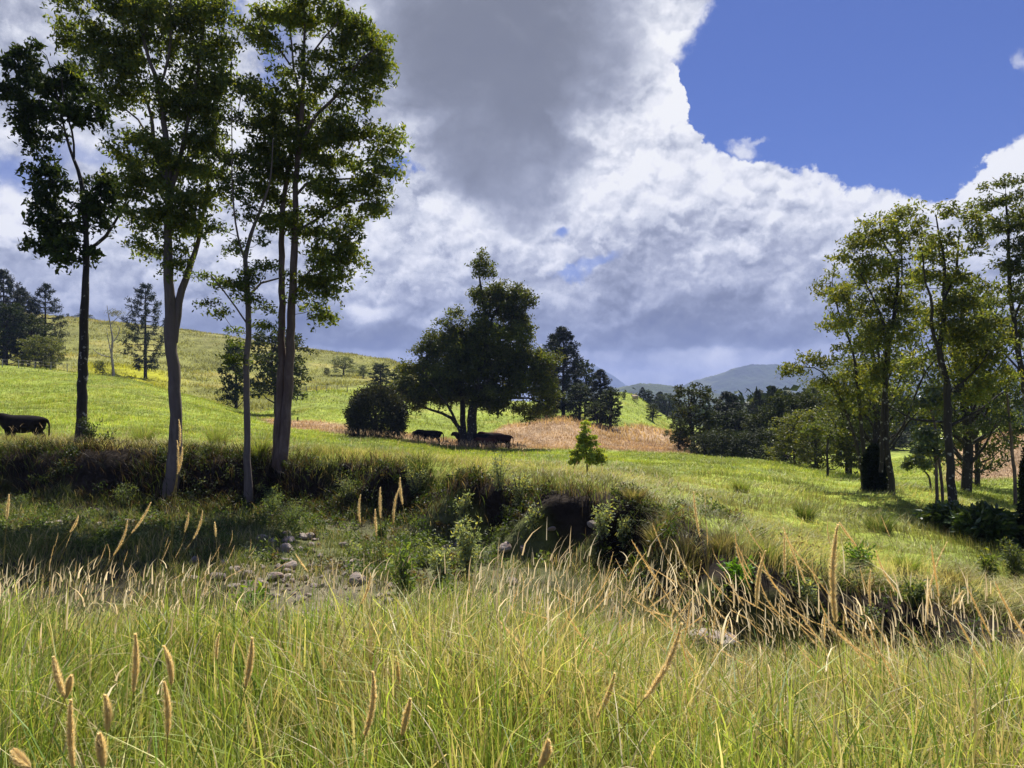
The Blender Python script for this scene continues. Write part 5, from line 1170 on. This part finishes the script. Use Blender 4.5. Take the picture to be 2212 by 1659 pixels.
# ---- leafy shrubs that stand out on the bank
def stem_shrub(px, base, Y, h, w, label, col, ls=.07, nl=500, seed=0, mat=None, name='bank_shrub', cat='shrub', group=None, stems=7):
    rng = np.random.RandomState(seed); Y = Y or creek_Y(px, base); x = (px - CX) / F * Y; g0 = gz(x, Y)
    T = empty(name, (x, Y, g0)); tag(T, label, cat, group); hm, wm = h / F * Y, w / F * Y
    V, Q, P, dd = [], [], [], []
    for k in range(stems):
        a = rng.uniform(0, 6.28); r = wm * .5 * rng.rand() ** .5; e = np.array([math.cos(a) * r, math.sin(a) * r, hm * rng.uniform(.65, 1)])
        pts = smooth_path([[0, 0, -.05, .012], [e[0] * .35, e[1] * .35, e[2] * .5, .009], [*e, .004]], hm / 8); tube(V, Q, pts[:, :3], pts[:, 3], 4)
        n = nl // stems; t = rng.uniform(.25, 1, n); i = np.minimum((t * (len(pts) - 1)).astype(int), len(pts) - 1)
        o = rng.normal(size=(n, 3)); o[:, 2] += .3; o /= np.linalg.norm(o, axis=1)[:, None]
        P.append(pts[i, :3] + o * (ls * rng.uniform(.4, 1.6, (n, 1)) + wm * .12 * rng.rand(n, 1))); dd.append(o)
    obj('stems', mesh('stems', np.concatenate(V), quads=np.concatenate(Q), mats=[M_TWIG]), T)
    P = np.concatenate(P); n = len(P); lv, lq, lc = leaves(P, ls, ls * .36, rng, leaf_cols(n, rng, col, .3, .2), dirs=np.concatenate(dd), up=.3)
    obj('foliage', mesh('foliage', lv, quads=lq, col=lc, mats=[mat or M_LEAF]), T)
PALE = (.27, .33, .19); MIDG = (.10, .15, .04)
for i, a in enumerate([
    (1010, 1245, None, 150, 70, 'tall pale-leaved shrub in the creek bed in front of the dark undercut', PALE, .10, 1100),
    (955, 1262, None, 90, 60, 'shorter pale-leaved shrub left of the tall pale one', PALE, .09, 800),
    (1000, 1140, None, 90, 45, 'pale leafy shrub against the left part of the dark undercut', PALE, .09, 600),
    (870, 1310, None, 130, 55, 'narrow bright green weed standing among the creek stones', (.13, .20, .05), .13, 420),
    (630, 1140, None, 60, 90, 'low dense grey-green bush with tiny leaves above the pale boulders', (.13, .19, .08), .05, 2200),
    (588, 1120, None, 60, 60, 'bright layered fern-like shrub at the foot of the double trunk', (.17, .24, .10), .07, 900),
    (580, 1085, None, 40, 50, 'pale layered leaf cluster right of the slender trunk foot', (.17, .24, .10), .07, 500),
    (540, 1330, None, 50, 90, 'broad-leaved green weed left of the gravel patch', (.11, .20, .03), .16, 260),
    (265, 1110, None, 80, 60, 'sunlit leafy shrub on the dark bank left of the forked trunk', (.10, .14, .05), .07, 900),
    (197, 940, 27.2, 75, 60, 'feathery dark shrub beside the foot of the kinked trunk', (.03, .05, .015), .10, 700),
    (232, 965, 27.5, 35, 40, 'prickly pear-like round-leaved clump right of the kinked trunk', (.03, .05, .02), .14, 120),
    (45, 1115, None, 50, 60, 'pale small-leaved bush at the bank foot near the left edge', (.10, .15, .07), .07, 500),
    (1080, 1060, None, 90, 50, 'upright pale-leaved shrub on the lip of the undercut', PALE, .08, 700),
    (1120, 1100, None, 90, 60, 'hanging pale-leaved shrub over the middle of the undercut', PALE, .08, 800),
    (1150, 1160, None, 70, 40, 'small pale shrub low in the dark undercut', PALE, .08, 400),
    (1300, 1165, None, 90, 50, 'pale-leaved shrub at the right end of the undercut', PALE, .09, 600),
    (1350, 1180, None, 70, 50, 'second pale-leaved shrub at the right end of the undercut, nearer the slope', PALE, .09, 500),
    (900, 1075, None, 70, 70, 'silvery shrub on the bank left of the undercut', PALE, .07, 800),
    (760, 1085, None, 60, 90, 'silvery low shrub on the bank right of the double trunk', (.14, .18, .09), .06, 1100),
    (820, 1180, None, 60, 60, 'green leafy shrub at the bank foot left of centre', MIDG, .08, 700),
    (1855, 1240, None, 60, 70, 'bright green broad-leaved weed on the right slope', (.12, .22, .03), .12, 500),
    (1600, 1265, None, 50, 60, 'vivid green broad-leaved weed hanging over the right undercut', (.10, .22, .02), .14, 260),
    (1480, 1290, None, 60, 50, 'pale shrub in the undercut left of the vivid green weed', PALE, .08, 400),
    (1745, 1320, None, 70, 60, 'pale small-leaved shrub below the undercut among tall seed heads', PALE, .08, 500),
    (1880, 1400, None, 90, 60, 'grey-green shrub in the undercut at the right', (.14, .19, .09), .08, 600),
    (2195, 1260, None, 100, 80, 'dark leafy shrub at the right edge below the broad-leaved bushes', (.08, .11, .04), .08, 1200),
    (2130, 1245, None, 60, 50, 'small palmate-leaved plant left of the dark right-edge shrub', (.12, .17, .05), .13, 240),
    (1975, 1310, None, 60, 60, 'low green shrub on the lower right slope', MIDG, .09, 500)]):
    px, base, Y, h, w, lb, col, ls, nl = a
    stem_shrub(px, base, Y, h, w, lb, col, ls, nl, seed=100 + i, stems=max(6, int(w / 7)))

# ---------------------------------------------------------------- foxtail seed stalks
def head_mesh(seed, L, r, bristles, nodd=.12, core=True):
    rng = np.random.RandomState(seed); curve = rng.uniform(.0, nodd * 2.2); V, Q = [], []
    zz = np.linspace(0, 1, 9); axis = np.stack([curve * L * zz ** 2, 0 * zz, L * zz * (1 - .25 * curve * zz)], 1)
    prof = r * .38 * np.sin(np.clip(zz * .92 + .07, 0, 1) * PI) ** .35
    tube(V, Q, axis, prof, 6); V = np.concatenate(V); Q = np.concatenate(Q); C = np.tile(np.array([.84, .67, .38]), (len(V), 1)) * rng.uniform(.8, 1.15, (len(V), 1))
    n = bristles; t = rng.rand(n); a = rng.uniform(0, 6.28, n); p = np.stack([np.interp(t, zz, axis[:, 0]), 0 * t, np.interp(t, zz, axis[:, 2])], 1)
    o = np.stack([np.cos(a), np.sin(a), 0 * a], 1); s = np.stack([-np.sin(a), np.cos(a), 0 * a], 1)
    rr = np.interp(t, zz, prof)[:, None]; bl = r * rng.uniform(1.0, 2.4, (n, 1)) * (.4 + .6 * np.sin(np.clip(t + .08, 0, 1) * PI))[:, None]; w = .0009 * (r / .006)
    b0 = p + o * rr * .7; tip = b0 + (o * .75 + np.array([.15, 0, .75])) * bl
    BV = np.stack([b0 - s * w, b0 + s * w, tip], 1).reshape(-1, 3); T = np.arange(n * 3).reshape(-1, 3) + len(V)
    BC = np.repeat(np.array([.97, .82, .47]) * rng.uniform(.8, 1.25, (n, 1)), 3, 0)
    return mesh('seed_head', np.concatenate([V, BV]), quads=Q, tris=T, col=np.concatenate([C, BC]), mats=[M_HEAD])
def stem_mesh(seed, H, bend, r=.0015):
    rng = np.random.RandomState(seed); V, Q = [], []
    t = np.linspace(0, 1, 9); ax = np.stack([bend * H * t ** 2, .02 * H * np.sin(t * 3 + seed), H * t * (1 - .12 * bend * t)], 1)
    tube(V, Q, ax, r * (1.2 - .5 * t), 5); V = np.concatenate(V); Q = np.concatenate(Q)
    C = np.array([.22, .24, .07]) + (np.linspace(0, 1, 9)[:, None] ** 1.5) * np.array([.16, .08, .06]); C = np.repeat(C, 5, 0)
    LV, LC, LQ = [], [], []; base = len(V)
    for k in range(2):      # two arching leaf blades on the stem
        t0 = rng.uniform(.15, .5); p0 = np.array([np.interp(t0, t, ax[:, i]) for i in range(3)]); a = rng.uniform(0, 6.28); L = H * rng.uniform(.25, .4); d = np.array([math.cos(a), math.sin(a), 0]); s = np.array([-d[1], d[0], 0])
        for i in range(6):
            u = i / 5; p = p0 + d * L * .7 * u + np.array([0, 0, L * (u * .9 - u * u * .7)]); w = .0035 * (1 - u * .9); LV += [p - s * w, p + s * w]; LC += [np.array([.18, .24, .05])] * 2
        for i in range(5): o = base + k * 12 + 2 * i; LQ.append([o, o + 1, o + 3, o + 2])
    me = mesh('stem', np.concatenate([V, np.array(LV)]), quads=np.concatenate([Q, np.array(LQ)]), col=np.concatenate([C, np.array(LC)]), mats=[M_GRASS])
    return me, ax[-1], ax[-1] - ax[-2]

rk = random.Random(9)
def stalk(px_b, py_b, px_t, py_t, Y, label, group=None, rad=.0065, bristle=420, seed=0):
    """a stalk whose seed head runs from (px_b,py_b) to the tip (px_t,py_t) at distance Y"""
    b = D(px_b, py_b, Y); t = D(px_t, py_t, Y); hv = t - b; L = float(np.linalg.norm(hv)); hv /= L
    lean = hv.copy(); dy = rk.uniform(-.12, .12)
    hh = b[2] - gz(b[0], Y); H = max(.15, hh)
    g = np.array([b[0] - lean[0] / max(lean[2], .35) * H * .38, Y + dy * H, 0]); g[2] = gz(g[0], g[1])
    T = empty('foxtail_stalk', g); tag(T, label, 'grass stalk', group)
    V, Q = [], []; tt = np.linspace(0, 1, 9)
    c = b - g; ctrl = c - hv * np.linalg.norm(c) * .5
    ax = ((1 - tt) ** 2)[:, None] * 0 + (2 * tt * (1 - tt))[:, None] * ctrl + (tt ** 2)[:, None] * c
    tube(V, Q, ax, .0016 * (1.25 - .5 * tt), 5); V = np.concatenate(V); Q = np.concatenate(Q)
    C = np.repeat(np.array([.20, .23, .07]) + (tt[:, None] ** 1.5) * np.array([.16, .07, .05]), 5, 0)
    obj('stem', mesh('stem', V, quads=Q, col=C, mats=[M_GRASS]), T)
    h = obj('seed_head', head_mesh(seed, L, rad, bristle), T); h.location = c
    h.rotation_euler = Vector(hv).to_track_quat('Z', 'X').to_euler()
HEROES = [
    (388, 965, 395, 905, 4.2, 'tallest bronze seed head, bundled with two more in front of the forked trunk'),
    (384, 1025, 391, 950, 4.2, 'bronze seed head just below the tallest one in front of the forked trunk'),
    (386, 1020, 401, 966, 4.2, 'bronze seed head leaning right beside the tallest one'),
    (284, 1152, 337, 1090, 3.6, 'long arched seed head reaching right below the dark bank at left'),
    (245, 1200, 296, 1132, 3.6, 'second arched seed head just under the long arched one'),
    (399, 1150, 411, 1108, 4.2, 'short upright seed head right of the arched pair'),
    (417, 1165, 453, 1108, 4.0, 'thick seed head leaning right above the shaded creek stones'),
    (466, 1160, 463, 1128, 4.4, 'small straight seed head above the shaded creek stones'),
    (151, 1150, 178, 1118, 4.0, 'thin seed head leaning right in front of the dark bank near the left edge'),
    (15, 1122, 20, 1068, 3.4, 'tall upright seed head at the left edge'),
    (778, 1130, 766, 1068, 3.6, 'leftmost seed head of the tall upright cluster left of centre'),
    (822, 1120, 818, 1052, 3.5, 'seed head in the middle of the tall upright cluster left of centre'),
    (813, 1158, 808, 1100, 3.6, 'shortest seed head of the tall upright cluster left of centre'),
    (850, 1130, 846, 1052, 3.4, 'dark-stemmed seed head in the tall upright cluster left of centre'),
    (870, 1090, 856, 1032, 3.5, 'rightmost seed head of the tall upright cluster left of centre'),
    (780, 1305, 816, 1244, 2.9, 'thick curved seed head leaning right over the creek gravel'),
    (665, 1235, 636, 1198, 4.2, 'pale seed head leaning left in front of the pale boulders'),
    (1512, 1160, 1490, 1062, 3.1, 'tall lone seed head leaning left against the green right slope'),
    (1634, 1310, 1632, 1185, 2.5, 'tall upright bristly seed head left of the thickest one'),
    (1695, 1240, 1692, 1150, 3.0, 'slim straight seed head between the two bristly ones'),
    (1805, 1345, 1775, 1130, 1.9, 'thickest and tallest bristly seed head right of centre'),
    (1740, 1260, 1690, 1140, 3.1, 'curved seed head leaning left behind the thickest one'),
    (1850, 1180, 1810, 1130, 3.2, 'thin seed head leaning left, right of the thickest one'),
    (1880, 1310, 1870, 1230, 3.2, 'slim seed head over the green slope right of the thickest one'),
    (2004, 1330, 2003, 1160, 3.2, 'very long thin upright stalk over the lower right slope'),
    (1940, 1280, 1870, 1200, 3.4, 'thin diagonal seed head over the lower right slope'),
    (2150, 1470, 2048, 1330, 2.9, 'long diagonal seed head in front of the lower right bank'),
    (2212, 1370, 2135, 1262, 2.6, 'thick diagonal seed head running off the right edge'),
    (2060, 1305, 2085, 1280, 3.4, 'short seed head leaning right over the lower right slope'),
    (1392, 1510, 1512, 1365, 1.75, 'very thick diagonal seed head at lower centre right'),
    (1290, 1550, 1345, 1460, 2.2, 'curved seed head leaning right at lower centre'),
    (1130, 1395, 1070, 1340, 2.9, 'seed head leaning left at centre above the green grass'),
    (788, 1590, 838, 1455, 1.9, 'long curved seed head leaning right at lower left of centre'),
    (868, 1590, 892, 1510, 2.0, 'short fat fuzzy seed head at the bottom left of centre'),
    (862, 1478, 855, 1418, 2.5, 'small orange seed head above the fuzzy bottom one'),
    (530, 1485, 558, 1378, 2.1, 'broad pale fuzzy seed head in the lower left grass'),
    (468, 1425, 463, 1365, 2.6, 'dark brown short seed head in the lower left grass'),
    (370, 1480, 376, 1392, 2.1, 'upright fuzzy golden seed head at lower left'),
    (288, 1495, 306, 1368, 2.0, 'long golden seed head left of the upright fuzzy one'),
    (362, 1590, 372, 1470, 2.0, 'thin golden stalk head below the upright fuzzy one'),
    (138, 1505, 106, 1420, 1.9, 'seed head leaning left, crossing another at lower left'),
    (140, 1510, 158, 1460, 2.0, 'brown seed head crossing the left-leaning one'),
    (158, 1659, 138, 1510, 1.7, 'thick brown seed head rising from the bottom below the crossed pair'),
    (222, 1659, 212, 1585, 1.5, 'dark brown seed head standing on the bottom edge at left'),
    (66, 1659, 20, 1630, 1.4, 'blunt seed head poking in at the bottom left corner'),
    (1165, 1659, 1200, 1605, 1.5, 'pale seed head at the bottom edge near centre'),
    (232, 1580, 244, 1500, 1.9, 'faint green-gold seed head among blades at lower left'),
]
for i, (a, b, c, d, Y, lb) in enumerate(HEROES):
    stalk(a, b, c, d, Y, lb, None, .0078 if Y < 2.3 else .0064, 2000 if Y < 2.6 else 600, seed=i)

SM = [stem_mesh(s, 1.0, b) for s, b in enumerate([.08, .2, .35, .5, .15, .28, .42, .1])]
HM = [head_mesh(60 + s, 1.0, .030, 150, n) for s, n in enumerate([.02, .06, .12, .25, .4, .08])]
def loose_stalks():
    rng = random.Random(21); n = 0
    zones_ = [  # px range, Y range, head tip band (picture rows), count, lean
        (-20, 480, 4.6, 8.6, 1130, 1290, 62, .12), (480, 1000, 4.5, 7.4, 1240, 1400, 34, .12), (1000, 1500, 4.2, 7.2, 1170, 1370, 72, .05),
        (1440, 2030, 3.2, 6.0, 1085, 1390, 84, -.35), (1950, 2230, 3.0, 5.6, 1230, 1430, 26, -.4)]
    for (x0, x1, Y0, Y1, v0, v1, k, ln) in zones_:
        for _ in range(k):
            px = rng.uniform(x0, x1); Y = rng.uniform(Y0, Y1); v = v0 + (v1 - v0) * rng.random()
            x = (px - CX) / F * Y; g0 = gz(x, Y); tipz = (HY - v) / F * Y; L = rng.uniform(.10, .17) if x0 < 1000 else rng.uniform(.15, .32); H = max(.45, tipz - g0 - L * .9)
            me, top, dr = SM[rng.randrange(8)]; hm = HM[rng.randrange(6)]
            T = empty('foxtail_stalk', (x - ln * H * .4, Y, g0)); H *= 1 + abs(ln) * .35; az = rng.gauss(0, .9 if ln > 0 else .5) + (PI if ln < 0 else 0)
            tilt = abs(ln) * rng.uniform(.4, 1.5) + rng.uniform(0, .15)
            T.rotation_euler = (0, tilt, az)
            tag(T, 'thin tan foxtail stalk among many on the near bank', 'grass stalk', 'foxtail stalks on the near bank')
            s = obj('stem', me, T); s.scale = (H, H, H)
            h = obj('seed_head', hm, T); h.location = top * H; h.scale = (L, L, L); h.rotation_euler = Vector(dr).to_track_quat('Z', 'X').to_euler(); n += 1
loose_stalks()

def tussocks():
    for i, (px, v, h, w, lb, dk_) in enumerate([
        (1740, 1120, 40, 60, 'dark green tussock in the middle of the right slope', 1), (1600, 1062, 34, 50, 'upright tussock at the head of the right slope', 0), (1420, 1165, 50, 70, 'brown-tinged tussock on the crest of the bulging bank', 2),
        (1480, 1230, 55, 80, 'wide shaggy tussock low on the bulging bank', 2), (1560, 1190, 45, 70, 'straw-coloured tussock left of the vivid green weed', 2), (1660, 1210, 50, 80, 'lush green tussock right of the vivid green weed', 0),
        (1900, 1150, 50, 80, 'dark tussock in the shade left of the broad-leaved shrub', 1), (1960, 1240, 45, 70, 'pale grass tussock below the broad-leaved shrub', 0), (2060, 1270, 50, 80, 'straw tussock near the lower right slope edge', 2),
        (1370, 1085, 40, 60, 'brown tussock on the lip right of the undercut', 2), (905, 1020, 50, 60, 'tall dark tussock on the bank lip under the cattle', 1), (560, 985, 60, 60, 'tall wispy tussock on the lip left of the double trunk', 0), (310, 960, 55, 60, 'upright tussock on the lip left of the forked trunk', 0), (470, 965, 60, 60, 'tall wispy tussock on the lip right of the forked trunk', 0)]):
        Y = creek_Y(px, v); x = (px - CX) / F * Y; rng = np.random.RandomState(300 + i); n = 420; rad = w / F * Y * .28; hh = h / F * Y * 1.15
        a = rng.uniform(0, 6.28, n); rr_ = rad * rng.rand(n) ** .6; X = np.cos(a) * rr_; YY = np.sin(a) * rr_
        pal = [[(.22, .30, .05), (.30, .36, .08)], [(.09, .14, .025), (.14, .20, .04)], [(.30, .24, .12), (.20, .20, .06)]][dk_]
        c = pick(rng, n, pal + [(.40, .34, .17)], [4, 4, 1.5]); g0 = gz(x, Y)
        V, Q, T, C = blades(X, YY, hh * rng.uniform(.5, 1.1, n), .011 * rng.uniform(.6, 1.4, n), rng.uniform(.15, 1.0, n), a + rng.normal(size=n) * .5, c, 3, rng=rng, z=ground_z(X + x, YY + Y) - g0)
        o = obj('grass_tussock', mesh('grass_tussock', V, Q, T, C, [M_GRASS]), None, (x, Y, g0)); tag(o, lb, 'tussock')
tussocks()

def stuff_heads():
    """the rest of the seed heads, uncountable: thin tan heads through the near grass, by the cattle and on the lip"""
    rng = np.random.RandomState(77); A = Acc()
    def add(X, Y, hb, L, W, c, lean, az):
        z = ground_z(X, Y) + hb
        A.add(*blades(X, Y, L, W, lean, az, c, 3, rng=rng, rootc=.95, tipc=1.1, z=z))
        # stems
        A.add(*blades(X, Y, hb * 1.02, W * .22, lean * .05, az, c * .6, 2, rng=rng, rootc=.6, tipc=1.0))
    n = 4000; X, Y, px = scatter(n, 2.2, 8.6, rng, -150, 2360, .8)
    wgt = np.interp(px, [-150, 0, 500, 560, 950, 1050, 2000, 2360], [.8, 1, .7, .25, .3, .85, .55, .4]) * np.interp(Y, [2, 3.5, 5, 9], [.12, .3, 1, 1])
    k = rng.rand(n) < wgt; X, Y, px = X[k], Y[k], px[k]; n = len(X)
    lr = np.where(px > 1450, PI, 0.0)
    add(X, Y, rng.uniform(.55, 1.0, n) * np.where(px > 1000, rng.uniform(.85, 1.2, n), 1) * np.interp(Y, [2, 6, 9], [.9, 1, .9]), rng.uniform(.07, .15, n) * np.where(px > 1000, 1.5, 1.1), .009 * rng.uniform(.7, 1.2, n), pick(rng, n, [(.66, .53, .33), (.56, .43, .25), (.72, .62, .42)], [4, 3, 2]), rng.uniform(0, .9, n), lr + rng.normal(size=n) * .9)
    n = 1500; X, Y, px = scatter(n, 62, 71, rng, 720, 1140, 0)
    add(X, Y, rng.uniform(.3, .75, n), rng.uniform(.2, .34, n), .05 * rng.uniform(.6, 1.2, n), pick(rng, n, [(.46, .34, .22), (.36, .24, .15)], [1, 1]), rng.uniform(0, .9, n), rng.uniform(0, 6.28, n))
    n = 1800; X, Y, px = scatter(n, 17, 30, rng, -80, 1500, 0); k = np.abs(Y - lip(X, Y) - 1.0) < 1.6; X, Y = X[k], Y[k]; n = len(X)
    add(X, Y, rng.uniform(.3, .7, n), rng.uniform(.12, .22, n), .016 * rng.uniform(.6, 1.2, n), pick(rng, n, [(.42, .32, .18), (.30, .20, .11)], [1, 1]), rng.uniform(0, .9, n), rng.uniform(0, 6.28, n))
    A.make('seeding_grass', 'countless thin tan seed heads through the grass', M_HEAD)
stuff_heads()

# ---------------------------------------------------------------- haze of the valley air
def haze():
    x0, x1, y0, y1, z0, z1 = -9500, 9500, -3200, 7700, -60, 440
    V = [(x, y, z) for x in (x0, x1) for y in (y0, y1) for z in (z0, z1)]
    q = [(0, 1, 3, 2), (4, 6, 7, 5), (0, 4, 5, 1), (2, 3, 7, 6), (0, 2, 6, 4), (1, 5, 7, 3)]
    def b(g, out):
        v = g.new('ShaderNodeVolumePrincipled'); v.inputs['Color'].default_value = (.40, .53, 1.0, 1); v.inputs['Density'].default_value = .00017; v.inputs['Anisotropy'].default_value = .0
        g.l.new(v.outputs[0], out.inputs['Volume'])
    tag(obj('haze', mesh('haze', V, quads=q, mats=[material('valley_haze', b)])), 'thin blue haze in the valley air', kind='stuff')
haze()
